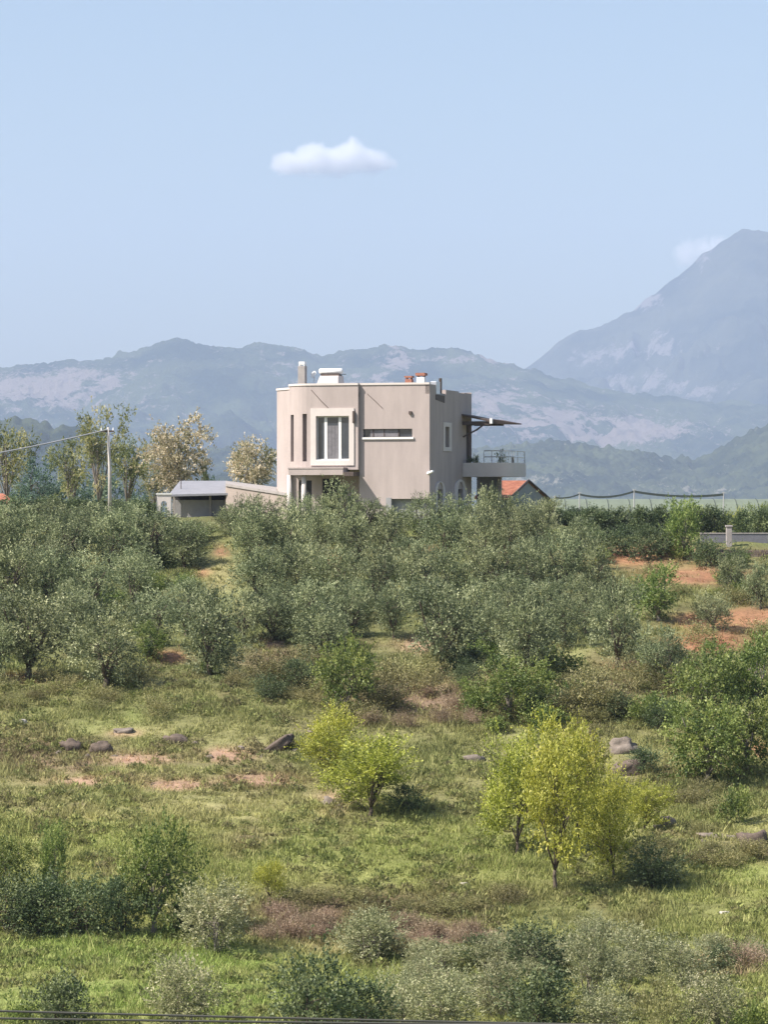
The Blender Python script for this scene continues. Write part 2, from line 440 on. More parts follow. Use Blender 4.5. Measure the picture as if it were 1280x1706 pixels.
def mountain(name, D, depth, prof, zbase, lam, amp, seed, mat, rockp=(), rock0=0.1, xs=(-420, 1700), step=4.0, rows=150, crest=0.04, trees=0):
    pxs = np.arange(xs[0], xs[1], step)
    yp = np.interp(pxs, [p[0] for p in prof], [p[1] for p in prof])
    k = np.ones(3) / 3
    yp = np.convolve(np.pad(yp, 1, mode='edge'), k, mode='valid')
    t = np.concatenate([np.linspace(0, 1, rows), np.linspace(1, 1.5, rows // 5)[1:]])
    Xc = (pxs - CX) / F * D
    H = (CY - yp) / F * D
    T, XC = np.meshgrid(t, Xc, indexing='ij')
    HH = np.broadcast_to(H, T.shape)
    Y = D - depth + T * depth
    X = XC * (1 + 0 * T)
    up = np.clip(T, 0, 1)
    s = 0.38 * up + 0.62 * up ** 2.0
    Z = zbase + (HH - zbase) * s
    warp = fbm(X / (lam * 2.5), Y / (lam * 2.5), 3, seed + 5) * lam * 1.1
    gul = ridged((X + warp) / lam, Y / (lam * 2.6) , 7, seed, 0.66)
    env = np.sin(np.clip(T, 0, 1) * math.pi) ** 0.7
    Z = Z + gul * amp * env + fbm(X / (lam * 1.7), Y / (lam * 1.7), 4, seed + 9) * amp * 1.1 * env
    Z = Z + (HH - zbase) * crest * fbm(X / (lam * 0.16), Y / (lam * 0.16), 5, seed + 20, .62) * sstep(0.7, 1, T)
    if trees: Z = Z + trees * np.abs(fbm(X / 26, Y / 26, 3, seed + 50, .6)) * 1.6 + trees * .5 * vnoise(X / 9, Y / 9, seed=seed + 51)
    back = T > 1
    Z = np.where(back, HH - (T - 1) * (HH - zbase) * 1.2 + amp * .3 * gul * (T - 1), Z)
    # bare ground where slope is steep, and where scree and cliffs lie
    PX = X / Y * F + CX; PY = CY - Z / Y * F
    rock = rock0 + 0.16 * fbm(X / lam * 1.3, Y / lam, 4, seed + 30) - 0.12 * gul
    for (a, b, ra, rb, w) in rockp:
        rock = rock + w * np.exp(-(((PX - a) / ra) ** 2 + ((PY - b) / rb) ** 2)) * np.clip(0.6 + 1.9 * ridged((X + warp) / (lam * .4), Y / lam, 6, seed + 40, .75) + 1.2 * fbm(X / lam, Y / lam, 4, seed + 44), -.3, 1.6)
    V = np.stack([X, Y, Z], -1).reshape(-1, 3)
    nx, ny = len(pxs), len(t)
    i = (np.arange(ny - 1)[:, None] * nx + np.arange(nx - 1)[None]).ravel()
    Fc = np.stack([i, i + 1, i + nx + 1, i + nx], -1).ravel()
    o = mesh_np(name, V, Fc, 4, mat, smooth=True, attrs={'rock': rock.ravel()})
    tag(o, kind='structure')
    SURF[name] = (V, PX.ravel(), PY.ravel())
    return o

SURF = {}
mount_far = mountmat('far_rock_and_scrub', (0.020, 0.045, 0.04), (0.12, 0.14, 0.10), (0.33, 0.30, 0.29), 0.012, 60)
mount_mid = mountmat('ridge_forest', (0.012, 0.04, 0.025), (0.12, 0.155, 0.075), (0.42, 0.35, 0.32), 0.02, 50)
mount_near = mountmat('near_forest', (0.02, 0.035, 0.02), (0.09, 0.11, 0.05), (0.32, 0.30, 0.24), 0.05, 14)

mountain('mountain_peak', 13500, 3600,
    [(-420, 700), (700, 700), (840, 640), (884, 610), (905, 592), (935, 566), (965, 549), (1000, 543), (1040, 522), (1058, 515), (1075, 497), (1092, 488), (1118, 466), (1150, 444), (1168, 424), (1190, 409), (1208, 396), (1228, 387), (1246, 384), (1262, 388), (1280, 387), (1330, 372), (1400, 380), (1500, 440), (1700, 520)],
    -80, 380, 165, 3, mount_far, [(1060, 640, 90, 20, .3), (1200, 650, 80, 16, .25), (1000, 595, 50, 18, .4), (1090, 570, 40, 22, .35), (1085, 505, 26, 16, .45), (1190, 430, 40, 16, .2), (1130, 590, 70, 25, .2)], 0.13, rows=200, crest=0.014)
mountain('mountain_ridge', 10500, 3300,
    [(-420, 660), (-200, 640), (0, 614), (60, 606), (110, 601), (180, 598), (215, 586), (250, 576), (285, 570), (312, 568), (335, 577), (360, 582), (410, 578), (440, 574), (470, 576), (500, 586), (535, 592), (575, 586), (615, 580), (640, 574), (665, 573), (685, 583), (700, 582), (735, 579), (765, 581), (800, 592), (830, 604), (860, 611), (884, 614), (915, 627), (950, 634), (990, 648), (1030, 650), (1080, 662), (1120, 660), (1170, 672), (1220, 668), (1280, 680), (1700, 700)],
    -80, 260, 95, 11, mount_mid,
    [(60, 655, 150, 38, .42), (150, 640, 60, 26, .35), (660, 590, 22, 20, .6), (610, 640, 60, 20, .2), (830, 690, 55, 34, .62), (925, 700, 48, 28, .62), (1060, 715, 80, 22, .6), (990, 722, 60, 22, .5), (800, 600, 50, 10, .3), (700, 600, 80, 12, .2)], 0.24, rows=200)
mountain('forest_hill', 6400, 1500,
    [(-420, 700), (0, 712), (60, 722), (120, 738), (200, 745), (300, 752), (420, 752), (520, 760), (760, 762), (820, 752), (860, 744), (900, 741), (940, 740), (975, 744), (1010, 750), (1050, 752), (1085, 760), (1120, 766), (1155, 768), (1185, 756), (1210, 742), (1240, 726), (1280, 708), (1340, 690), (1500, 680), (1700, 700)],
    -80, 170, 24, 23, mount_near, [(900, 800, 60, 12, .3), (1150, 815, 80, 10, .3)], 0.20, step=2.6, rows=330, crest=0.03, trees=9)
mountain('near_forest_hill', 4600, 1100,
    [(-420, 690), (0, 702), (25, 699), (55, 703), (75, 708), (90, 722), (105, 712), (130, 716), (150, 730), (200, 752), (240, 775), (300, 790), (420, 800), (520, 830), (640, 860), (900, 880), (1700, 900)],
    -80, 110, 14, 37, mount_near, [], 0.10, step=2.6, rows=260, crest=0.012, trees=7)

# ------------------------------------------------------------------ foliage
def leaf_mesh(rng, P, D, L, Wd):
    """diamond leaves at P, along D"""
    n = len(P)
    D = D / (np.linalg.norm(D, axis=1, keepdims=True) + 1e-9)
    R = rng.normal(size=(n, 3)); Sd = np.cross(D, R); Sd /= (np.linalg.norm(Sd, axis=1, keepdims=True) + 1e-9)
    L = L * rng.uniform(0.6, 1.3, (n, 1)); w = Wd * rng.uniform(0.7, 1.3, (n, 1))
    Up = np.cross(D, Sd)
    v0 = P; v1 = P + D * L * 0.5 + Sd * w * 0.5 + Up * L * 0.06; v2 = P + D * L; v3 = P + D * L * 0.5 - Sd * w * 0.5 + Up * L * 0.06
    V = np.stack([v0, v1, v2, v3], 1).reshape(-1, 3)
    Fc = np.arange(n * 4)
    return V, Fc

def crown(seed, H, Wd, h0, nclump, nshoot, nleaf, shoot, leaf, lw, up=0.5, hollow=0.55, lobes=0.28, clump_r=0.17, top=1.0, spread=0.6, topheavy=0.0):
    rng = np.random.default_rng(seed)
    rz = (H - h0) / 2; rx = Wd / 2
    # clump centres within a lumpy ellipsoid
    d = rng.normal(size=(nclump * 3, 3)); d /= np.linalg.norm(d, axis=1, keepdims=True)
    lob = 1 + lobes * vnoise(d[:, 0] * 1.7 + seed, d[:, 1] * 1.7, d[:, 2] * 1.7, seed) * 1.6
    rad = (hollow + (1 - hollow) * rng.uniform(0, 1, len(d)) ** 0.6) * lob * 0.86
    c = d * rad[:, None]
    c = c[c[:, 2] > -0.92][:nclump]
    zz = c[:, 2]
    taper = np.where(zz > 0, 1 - (1 - top) * zz, 1 - 0.35 * np.maximum(-zz, 0) ** 1.5)
    taper = taper * (1 + topheavy * np.minimum(zz, .5))
    C = np.stack([c[:, 0] * rx * taper, c[:, 1] * rx * taper, h0 + rz + c[:, 2] * rz], 1)
    out = c / (np.linalg.norm(c, axis=1, keepdims=True) + 1e-6)
    n = len(C)
    csz = rng.uniform(0.6, 1.35, n)
    # shoots
    ci = np.repeat(np.arange(n), nshoot)
    g = rng.normal(size=(len(ci), 3)) * (clump_r * Wd * csz[ci])[:, None] * np.array([1, 1, 0.8])
    P0 = C[ci] + g
    Dr = out[ci] * 0.7 + g / (clump_r * Wd) * 0.45 + rng.normal(size=(len(ci), 3)) * spread + np.array([0, 0, up])
    Dr /= np.linalg.norm(Dr, axis=1, keepdims=True)
    sl = shoot * rng.uniform(0.5, 1.5, len(ci))
    ctone = rng.normal(0, 0.25, n)
    stone = ctone[ci] + rng.normal(0, 0.10, len(ci))
    li = np.repeat(np.arange(len(ci)), nleaf)
    t = np.tile(np.linspace(0.05, 1, nleaf), len(ci)) + rng.normal(0, 0.04, len(li))
    P = P0[li] + Dr[li] * (sl[li] * t)[:, None] + rng.normal(size=(len(li), 3)) * leaf * 0.18
    P[:, 2] = np.maximum(P[:, 2], 0.02)
    LD = Dr[li] * 0.9 + rng.normal(size=(len(li), 3)) * 0.65
    V, Fc = leaf_mesh(rng, P, LD, leaf, lw)
    kz = H / np.percentile(V[:, 2], 99.7)
    kx = Wd / 2 / np.percentile(np.hypot(V[:, 0], V[:, 1]), 97)
    V = V * np.array([kx, kx, kz]); C = C * np.array([kx, kx, kz])
    tone = 0.42 + stone[li] + rng.normal(0, 0.14, len(li)) + 0.22 * (t - 0.5)
    return V, Fc, np.repeat(np.clip(tone, 0, 1), 4), C

def limbs(seed, C, H, Wd, h0, r0, nl=7, mb=None, stems=1, lean=0.0):
    rnd = random.Random(seed)
    mb = mb or MB()
    idx = list(range(len(C))); rnd.shuffle(idx)
    fork = Vector((lean * 0.5, 0, max(h0 * 0.8, H * 0.12)))
    if stems == 1:
        mb.tube([(0, 0, -0.25), (0.02, 0, fork.z * 0.3), (fork.x * .6, .03, fork.z * 0.7), fork], [r0 * 1.25, r0, r0 * .9, r0 * .8], 8)
    for q in idx[:nl]:
        e = Vector(C[q]) * 0.94
        s = fork if stems == 1 else Vector((rnd.uniform(-.08, .08) * Wd, rnd.uniform(-.08, .08) * Wd, -0.1))
        mid = s.lerp(e, 0.5) + Vector((rnd.uniform(-.05, .05) * Wd, rnd.uniform(-.05, .05) * Wd, 0.07 * H))
        rr = r0 * (0.55 if stems == 1 else 0.5)
        mb.tube([s, s.lerp(mid, .5) + Vector((rnd.uniform(-.02, .02) * Wd, 0, 0)), mid, mid.lerp(e, .6), e], [rr, rr * .8, rr * .6, rr * .35, rr * .12], 5)
        for j in range(3):
            t = rnd.uniform(.4, .9); b = mid.lerp(e, t - .3)
            e2 = Vector(C[idx[(q + j * 7 + 3) % len(idx)]])
            e2 = b.lerp(e2, min(1, 0.35 * Wd / max(.1, (e2 - b).length)))
            mb.tube([b, b.lerp(e2, .5) + Vector((0, 0, .03 * H)), e2], [rr * .35, rr * .22, rr * .08], 4)
    return mb

KIND = {}
def make_kind(kind, name, mat, n, H, Wd, h0, trunk_mat, r0, crown_kw, parts=('crown', 'trunk'), limb_kw=None, seed=0):
    L = []
    for i in range(n):
        V, Fc, tone, C = crown(seed + i * 13, H, Wd, h0, **crown_kw)
        me = mesh_np(parts[0], V, Fc, 4, M[mat], attrs={'tone': tone})
        cd = me.data; bpy.data.objects.remove(me)
        td = None
        if parts[1]:
            to = limbs(seed + i * 13, C, H, Wd, h0, r0, **(limb_kw or {})).build(parts[1], trunk_mat, smooth=True)
            td = to.data; bpy.data.objects.remove(to)
        L.append([cd, td, None])
    KIND[kind] = dict(name=name, H=H, W=Wd, items=L, parts=parts)

make_kind('olive', 'olive_tree', 'olive', 7, 3.6, 3.6, 0.2, M['bark'], 0.14,
          dict(nclump=40, nshoot=26, nleaf=9, shoot=0.36, leaf=0.13, lw=0.055, up=0.5, hollow=0.5, lobes=0.40, clump_r=0.078), seed=100)
make_kind('fresh', 'broadleaf_tree', 'fresh', 4, 3.0, 2.8, 0.25, M['greybark'], 0.10,
          dict(nclump=36, nshoot=22, nleaf=9, shoot=0.32, leaf=0.11, lw=0.07, up=0.35, hollow=0.45, lobes=0.45, clump_r=0.085), seed=300)
make_kind('lime', 'young_tree', 'lime', 4, 4.0, 3.0, 0.45, M['bark'], 0.07,
          dict(nclump=52, nshoot=20, nleaf=9, shoot=0.45, leaf=0.11, lw=0.06, up=1.1, hollow=0.3, lobes=0.45, clump_r=0.075, spread=0.45), seed=500, limb_kw=dict(nl=9))
make_kind('dark', 'shrub', 'dark', 4, 1.8, 2.2, 0.05, M['bark'], 0.06,
          dict(nclump=34, nshoot=20, nleaf=8, shoot=0.26, leaf=0.085, lw=0.055, up=0.5, hollow=0.4, lobes=0.4, clump_r=0.095), parts=('foliage', 'stem'), limb_kw=dict(stems=5), seed=700)
make_kind('pale', 'shrub', 'pale', 4, 1.6, 1.7, 0.1, M['greybark'], 0.05,
          dict(nclump=36, nshoot=20, nleaf=8, shoot=0.22, leaf=0.07, lw=0.032, up=0.6, hollow=0.35, lobes=0.4, clump_r=0.085), parts=('foliage', 'stem'), limb_kw=dict(stems=5), seed=900)
make_kind('brush', 'shrub', 'scrub', 5, 1.0, 1.6, 0.0, M['bark'], 0.04,
          dict(nclump=24, nshoot=16, nleaf=7, shoot=0.26, leaf=0.07, lw=0.035, up=0.9, hollow=0.2, lobes=0.5, clump_r=0.11), parts=('foliage', None), seed=1100)
make_kind('dry', 'shrub', 'dry', 4, 0.8, 1.4, 0.0, M['bark'], 0.04,
          dict(nclump=22, nshoot=24, nleaf=4, shoot=0.38, leaf=0.12, lw=0.022, up=1.8, hollow=0.1, lobes=0.5, clump_r=0.14, spread=0.35), parts=('foliage', None), seed=1300)
make_kind('weed', 'shrub', 'fresh', 4, 0.8, 1.1, 0.0, M['bark'], 0.04,
          dict(nclump=20, nshoot=14, nleaf=7, shoot=0.24, leaf=0.075, lw=0.045, up=1.0, hollow=0.2, lobes=0.5, clump_r=0.11), parts=('foliage', None), seed=1500)
make_kind('hedge', 'hedge_shrub', 'dark', 4, 2.4, 2.2, 0.1, M['bark'], 0.07,
          dict(nclump=40, nshoot=20, nleaf=8, shoot=0.28, leaf=0.11, lw=0.075, up=0.5, hollow=0.5, lobes=0.2, clump_r=0.09), parts=('foliage', 'stem'), limb_kw=dict(stems=4), seed=1700)
make_kind('locust', 'locust_tree', 'locust', 3, 7.0, 4.6, 1.4, M['greybark'], 0.13,
          dict(nclump=28, nshoot=22, nleaf=9, shoot=0.42, leaf=0.18, lw=0.085, up=0.1, hollow=0.3, lobes=0.5, clump_r=0.07, spread=0.9, topheavy=.4), limb_kw=dict(nl=12), seed=1900)
make_kind('blossom', 'locust_tree', 'blossom', 2, 5.0, 4.4, 1.2, M['greybark'], 0.12,
          dict(nclump=46, nshoot=26, nleaf=9, shoot=0.34, leaf=0.13, lw=0.095, up=0.1, hollow=0.35, lobes=0.4, clump_r=0.068, spread=0.9, topheavy=.5), limb_kw=dict(nl=10), seed=2100)
make_kind('valley', 'valley_tree', 'hazed_tree', 3, 5.0, 4.5, 0.8, M['bark'], 0.14,
          dict(nclump=34, nshoot=22, nleaf=8, shoot=0.4, leaf=0.16, lw=0.10, up=0.4, hollow=0.4, lobes=0.4, clump_r=0.085), seed=2300)
make_kind('cypress', 'cypress_tree', 'dark', 1, 4.0, 0.9, 0.2, M['bark'], 0.09,
          dict(nclump=40, nshoot=20, nleaf=7, shoot=0.25, leaf=0.10, lw=0.05, up=2.0, hollow=0.3, lobes=0.1, clump_r=0.10, top=0.25), seed=2500)

RND = random.Random(7)
COUNT = {}
def plant(kind, pos, hpx, wpx, label, cat, group=None, rz=None, variant=None, sink=0.05):
    """stand one plant at pos (X, Y, Z); its height and width as seen, in photograph pixels"""
    k = KIND[kind]
    X, Y, Z = pos
    s = Y / F
    if kind == 'pale': hpx, wpx = hpx * 1.12, wpx * 1.12
    sz = hpx * s / k['H'] * 1.04; sw = wpx * s / k['W'] * 1.15
    i = COUNT.get(kind, 0); COUNT[kind] = i + 1
    it = k['items'][(variant if variant is not None else i) % len(k['items'])]
    rz = RND.uniform(0, 6.28) if rz is None else rz
    if k['parts'][1]:
        r = empty(k['name'], (X, Y, Z - sink), rz, (sw, sw, sz))
        for nm, dt in ((k['parts'][0], it[0]), (k['parts'][1], it[1])):
            o = bpy.data.objects.new(nm, dt); COL.objects.link(o); o.parent = r
    else:
        r = bpy.data.objects.new(k['name'], it[0]); COL.objects.link(r)
        r.location = (X, Y, Z - sink); r.rotation_euler = (0, 0, rz); r.scale = (sw, sw, sz)
    tag(r, label, cat, group)
    return r

ORD = ['leftmost', 'second', 'third', 'fourth', 'fifth', 'sixth', 'seventh', 'eighth', 'ninth', 'tenth', 'eleventh', 'twelfth', 'thirteenth', 'fourteenth', 'fifteenth', 'sixteenth', 'seventeenth', 'eighteenth', 'nineteenth', 'twentieth', 'twenty-first', 'twenty-second', 'twenty-third', 'twenty-fourth', 'twenty-fifth', 'twenty-sixth', 'twenty-seventh', 'twenty-eighth', 'twenty-ninth', 'thirtieth']
def nth(i):
    return 'leftmost' if i == 0 else ORD[i] + ' from left'

# olive grove: rows down the slope (px, base py, height, width)
ROWS = [
 ('in the crest skyline row', [(25, 905, 62, 90), (85, 900, 60, 95), (150, 905, 62, 95), (215, 900, 58, 90), (292, 905, 36, 80), (335, 900, 30, 60), (385, 893, 48, 60), (405, 908, 76, 70), (450, 905, 72, 80), (505, 900, 68, 80), (560, 905, 96, 90), (612, 905, 66, 70), (662, 905, 55, 75), (712, 900, 72, 75), (760, 895, 66, 75), (812, 905, 88, 66), (858, 900, 70, 75), (900, 895, 60, 70)]),
 ('in the first row below crest', [(-10, 960, 90, 110), (45, 955, 95, 105), (110, 960, 98, 110), (185, 955, 95, 110), (255, 948, 90, 120), (312, 950, 74, 90), (415, 950, 98, 100), (475, 945, 92, 95), (590, 950, 90, 95), (650, 955, 92, 95), (745, 955, 95, 95), (800, 960, 92, 90), (850, 950, 92, 95), (905, 950, 96, 85), (965, 945, 80, 70)]),
 ('in the second row below crest', [(15, 1030, 110, 115), (90, 1025, 100, 105), (160, 1030, 100, 105), (225, 1015, 85, 90), (435, 1015, 95, 105), (500, 1010, 98, 100), (565, 1015, 92, 95), (625, 1015, 98, 100), (690, 1020, 98, 95), (755, 1015, 95, 95), (820, 1015, 98, 95), (880, 1010, 100, 95), (935, 1000, 105, 90), (985, 1005, 95, 80)]),
 ('in the third row below crest', [(310, 1060, 90, 100), (455, 1068, 82, 95), (520, 1065, 92, 95), (590, 1062, 88, 90), (660, 1065, 90, 80), (795, 1075, 100, 95), (850, 1065, 95, 90), (910, 1065, 92, 95), (975, 1055, 90, 80), (1190, 1052, 60, 75), (1225, 990, 60, 60), (1272, 1015, 72, 60)]),
 ('in the lowest row above the meadow', [(-15, 1128, 110, 110), (50, 1132, 138, 165), (182, 1147, 128, 160), (120, 1085, 95, 115), (262, 1075, 88, 95), (345, 1125, 130, 140), (405, 1070, 80, 85), (530, 1105, 100, 105), (735, 1132, 150, 150), (880, 1140, 130, 110), (1030, 1112, 135, 115), (1103, 1150, 100, 95)]),
]
for rname, row in ROWS:
    row = sorted(row)
    if 'lowest' not in rname:
        extra = []
        for (xa, ya, ha, wa), (xb, yb, hb, wb) in zip(row, row[1:]):
            if 50 < xb - xa < 130 and not 240 < xa < 400:
                extra.append(((xa + xb) / 2, (ya + yb) / 2 + RND.uniform(18, 30), (ha + hb) / 2 * RND.uniform(.68, .92), (wa + wb) / 2 * RND.uniform(.72, .9)))
        row = sorted(row + [e for q, e in enumerate(extra) if q % 2])
    for i, (px, py, h, w) in enumerate(row):
        size = 'tall ' if h >= 120 else ('small ' if h <= 72 else '')
        size2 = ''
        jx = RND.uniform(-6, 6)
        pos = at(px + jx, py)
        plant('olive', pos, h * 1.1, w * 0.84, f'{size}{size2}grey-green olive tree, {nth(i)} {rname}', 'olive tree', 'olive trees on the slope below the house')

GB = 'green bushes and young trees on the slope'
for args in [
    ('fresh', 575, 1192, 135, 105, 'bright green round tree standing alone just below the lowest olives, centre', 'tree'),
    ('fresh', 1097, 1035, 95, 85, 'dense bright green tree between olives beside the orange bare earth', 'tree'),
    ('fresh', 1140, 930, 100, 62, 'vivid light green tree at the crest in front of the dark hedge, right', 'tree'),
    ('fresh', 850, 1205, 112, 105, 'yellowish green bush under the olives, left above the tall yellow tree', 'bush'),
    ('dark', 890, 1205, 60, 60, 'dark shaded bush tucked at the right foot of the yellowish green bush', 'bush'),
    ('fresh', 1175, 1215, 140, 120, 'large fresh green bush at the right, uppermost of the green thicket', 'bush'),
    ('fresh', 1255, 1205, 150, 110, 'large green bush at the right frame edge, top of the green thicket', 'bush'),
    ('fresh', 1180, 1305, 140, 125, 'large fresh green bush in the lower left part of the right thicket', 'bush'),
    ('fresh', 1245, 1290, 130, 110, 'fresh green bush in the lower right part of the right thicket', 'bush'),
    ('weed', 1225, 1375, 70, 60, 'small green bush directly below the right green thicket', 'bush'),
    ('fresh', 250, 1010, 60, 60, 'green bush peeping out between olives left of the centre', 'bush'),
    ('fresh', 250, 1100, 65, 60, 'green bush between the two large lowest olives at the left', 'bush'),
    ('lime', 925, 1482, 285, 130, 'tall yellow-green slender tree with leaning bare trunk in the meadow', 'tree'),
    ('lime', 1022, 1470, 195, 95, 'small yellow-green tree with thin dark trunk right of the tall one', 'tree'),
    ('lime', 862, 1425, 205, 115, 'yellow-green leafy tree behind the left side of the tall slender tree', 'tree'),
    ('lime', 965, 1420, 215, 95, 'upright yellow-green tree behind the right side of the tall slender tree', 'tree'),
    ('lime', 1075, 1385, 85, 90, 'low yellow-green bush right of the yellow trees', 'bush'),
    ('lime', 560, 1305, 130, 105, 'yellow-green young tree in the middle of the slope, upper left of its pair', 'tree'),
    ('lime', 618, 1362, 140, 140, 'yellow-green young tree in the middle of the slope, lower right of its pair', 'tree'),
    ('dark', 1085, 1480, 82, 110, 'dark green bush in the meadow just right of the thin-trunked tree', 'bush'),
    ('dark', 675, 1355, 50, 70, 'low dark bush at the right foot of the yellow-green pair', 'bush'),
    ('fresh', 90, 1492, 125, 48, 'dark upright narrow bush at the left above the shaded hedge', 'bush'),
    ('fresh', 12, 1500, 105, 70, 'bright green bush at the left frame edge above the shaded hedge', 'bush'),
    ('dark', 15, 1554, 105, 105, 'dark hedge bush at the left frame edge', 'bush'),
    ('dark', 75, 1558, 108, 110, 'dark hedge bush second from the left frame edge', 'bush'),
    ('dark', 140, 1558, 106, 110, 'dark hedge bush right below the upright narrow bush', 'bush'),
    ('dark', 200, 1558, 100, 95, 'hedge bush at the left foot of the tall bright bush', 'bush'),
    ('fresh', 256, 1556, 195, 120, 'tall bright green bushy tree at the right end of the left hedge', 'tree'),
    ('dark', 310, 1556, 70, 60, 'dark bush between tall bright tree and pale small olive', 'bush'),
    ('pale', 352, 1588, 108, 108, 'pale silvery small olive with short dark trunk in the bright grass', 'olive tree'),
    ('dark', 100, 1725, 108, 110, 'dark green spiky bush at the bottom left edge', 'bush'),
    ('weed', 35, 1720, 70, 60, 'small green bush in the bottom left corner', 'bush'),
    ('pale', 305, 1728, 125, 120, 'airy grey-green bush at the bottom between the two dark ones', 'bush'),
    ('dark', 520, 1735, 165, 165, 'big dark green bush at the bottom, left of centre', 'bush'),
    ('dark', 610, 1735, 105, 110, 'dark green bush at the bottom, right shoulder of the big dark one', 'bush'),
    ('pale', 615, 1605, 85, 100, 'cream-green bush between the two reddish dry patches', 'bush'),
    ('pale', 735, 1730, 125, 120, 'cream-green airy bush at the bottom centre', 'bush'),
    ('pale', 665, 1715, 90, 80, 'cream-green bush at the bottom, just left of the bottom centre one', 'bush'),
    ('dark', 885, 1630, 105, 105, 'mid green rounded bush with dark base right of the red dry grass', 'bush'),
    ('pale', 985, 1665, 115, 105, 'pale creamy bush with dark hollow, upper one of the lower right', 'bush'),
    ('pale', 1062, 1625, 80, 85, 'pale flowering bush with round dark gaps at the lower right', 'bush'),
    ('dark', 900, 1735, 130, 135, 'dense green bush at the bottom right of centre', 'bush'),
    ('pale', 1005, 1730, 90, 90, 'small cream bush at the bottom edge beside the dense green bush', 'bush'),
    ('brush', 1105, 1730, 115, 95, 'greyish twiggy bush at the bottom edge on the right', 'bush'),
    ('pale', 1145, 1650, 85, 95, 'loose pale bush at the lower right, right of the round-gapped bush', 'bush'),
    ('pale', 1195, 1725, 95, 105, 'pale green airy bush near the bottom right corner', 'bush'),
    ('weed', 1262, 1730, 70, 70, 'bright green bush in the bottom right corner', 'bush'),
    ('dry', 1245, 1615, 55, 80, 'reddish brown dry bush at the lower right edge', 'bush'),
    ('dark', 1200, 1620, 55, 70, 'low dark green bush left of the reddish bush at the lower right', 'bush'),
    ('dark', 795, 1615, 60, 75, 'low olive-green bush just left of the mid green rounded one', 'bush'),
    ('pale', 830, 1700, 95, 85, 'pale yellow-green bush at bottom between cream and dense green bushes', 'bush'),
    ('lime', 450, 1500, 70, 55, 'tiny yellow sapling on top of the bank in the meadow', 'bush'),
    ('brush', 960, 1200, 90, 100, 'brown-green scrub bush below olives above the tall yellow tree', 'bush'),
    ('brush', 1020, 1195, 75, 80, 'brown scrub bush just above the big boulder', 'bush'),
    ('weed', 800, 1190, 60, 60, 'small green scrub bush left of the yellowish bush under the olives', 'bush'),
    ('dark', 1100, 1215, 55, 55, 'small dark bush between the boulder and the right thicket', 'bush'),
    ('dark', 1075, 1290, 50, 60, 'dark shrub growing at the right flank of the big boulder', 'bush'),
]:
    kind, px, py, h, w, lab, cat = args
    pos = at(px, py) if py < 1705 else at(px, py, dmin=80)
    plant(kind, pos, h, w, lab, cat, GB)

# drifts of low scrub, weeds and dry stalks (nothing tells one from the next)
def scatter(n, kind, x0, x1, y0, y1, h0, h1, ratio, label, cat, group, cond=None):
    spots = sorted((RND.uniform(x0, x1), RND.uniform(y0, y1)) for _ in range(n))
    for i, (px, py) in enumerate(spots):
        h = RND.uniform(h0, h1)
        plant(kind, at(px, py), h, h * RND.uniform(ratio * .8, ratio * 1.25), f'{label}, {nth(i)}', cat, group)
scatter(21, 'brush', -10, 560, 1135, 1200, 20, 40, 1.8, 'brown-green scrub bush on the left rough band', 'bush', 'low scrub under the left olives')
scatter(21, 'brush', 560, 1110, 1135, 1220, 22, 44, 1.8, 'brown-green scrub bush under the middle olives', 'bush', 'low scrub under the middle olives')
scatter(14, 'dry', 590, 800, 1130, 1215, 20, 36, 1.5, 'mauve-brown dry clump under the central olives', 'dry shrub', 'dry scrub clumps under the central olives')
scatter(22, 'weed', -10, 1280, 880, 1130, 24, 42, 1.5, 'small green undergrowth bush between the olive trees', 'bush', 'undergrowth between the olives')
scatter(16, 'weed', 780, 1140, 1130, 1225, 30, 55, 1.3, 'small green bush in the scrub above the yellow trees', 'bush', 'green bushes in the scrub above the yellow trees')
scatter(9, 'pale', 600, 830, 1590, 1700, 45, 70, 1.1, 'cream-green bush at the bottom centre', 'bush', 'cream-green bushes at the bottom centre')
scatter(24, 'brush', 430, 1130, 1120, 1190, 40, 66, 1.3, 'tall scrub bush on the bank under the olives', 'bush', 'tall scrub on the bank')
scatter(14, 'dark', 430, 1130, 1110, 1200, 32, 55, 1.2, 'dark green scrub bush on the bank under the olives', 'bush', 'dark scrub on the bank')
scatter(14, 'brush', 1000, 1280, 960, 1130, 22, 42, 1.7, 'low dry bush on the orange earth at the right', 'bush', 'bushes on the orange earth')
scatter(16, 'dry', 440, 560, 1535, 1572, 28, 45, 1.4, 'reddish dry bush in the left one of the two red patches', 'dry shrub', 'reddish dry bushes in the left red patch')
scatter(14, 'dry', 660, 830, 1550, 1582, 28, 42, 1.4, 'reddish dry bush in the right one of the two red patches', 'dry shrub', 'reddish dry bushes in the right red patch')
scatter(20, 'brush', 420, 900, 1495, 1530, 22, 36, 1.8, 'low olive-brown bush on the bank across the meadow', 'bush', 'bushes on the meadow bank')
scatter(16, 'pale', 830, 1280, 1560, 1640, 30, 55, 1.2, 'small cream-green bush in the lower right thicket', 'bush', 'small bushes of the lower right thicket')
scatter(22, 'brush', 1060, 1280, 1320, 1460, 18, 40, 1.7, 'low scrub bush on the right side of the meadow', 'bush', 'scrub at the right of the meadow')
scatter(7, 'weed', 1100, 1280, 930, 1000, 18, 30, 1.6, 'low green bush on the bare slope under the hedge', 'bush', 'low bushes under the hedge')

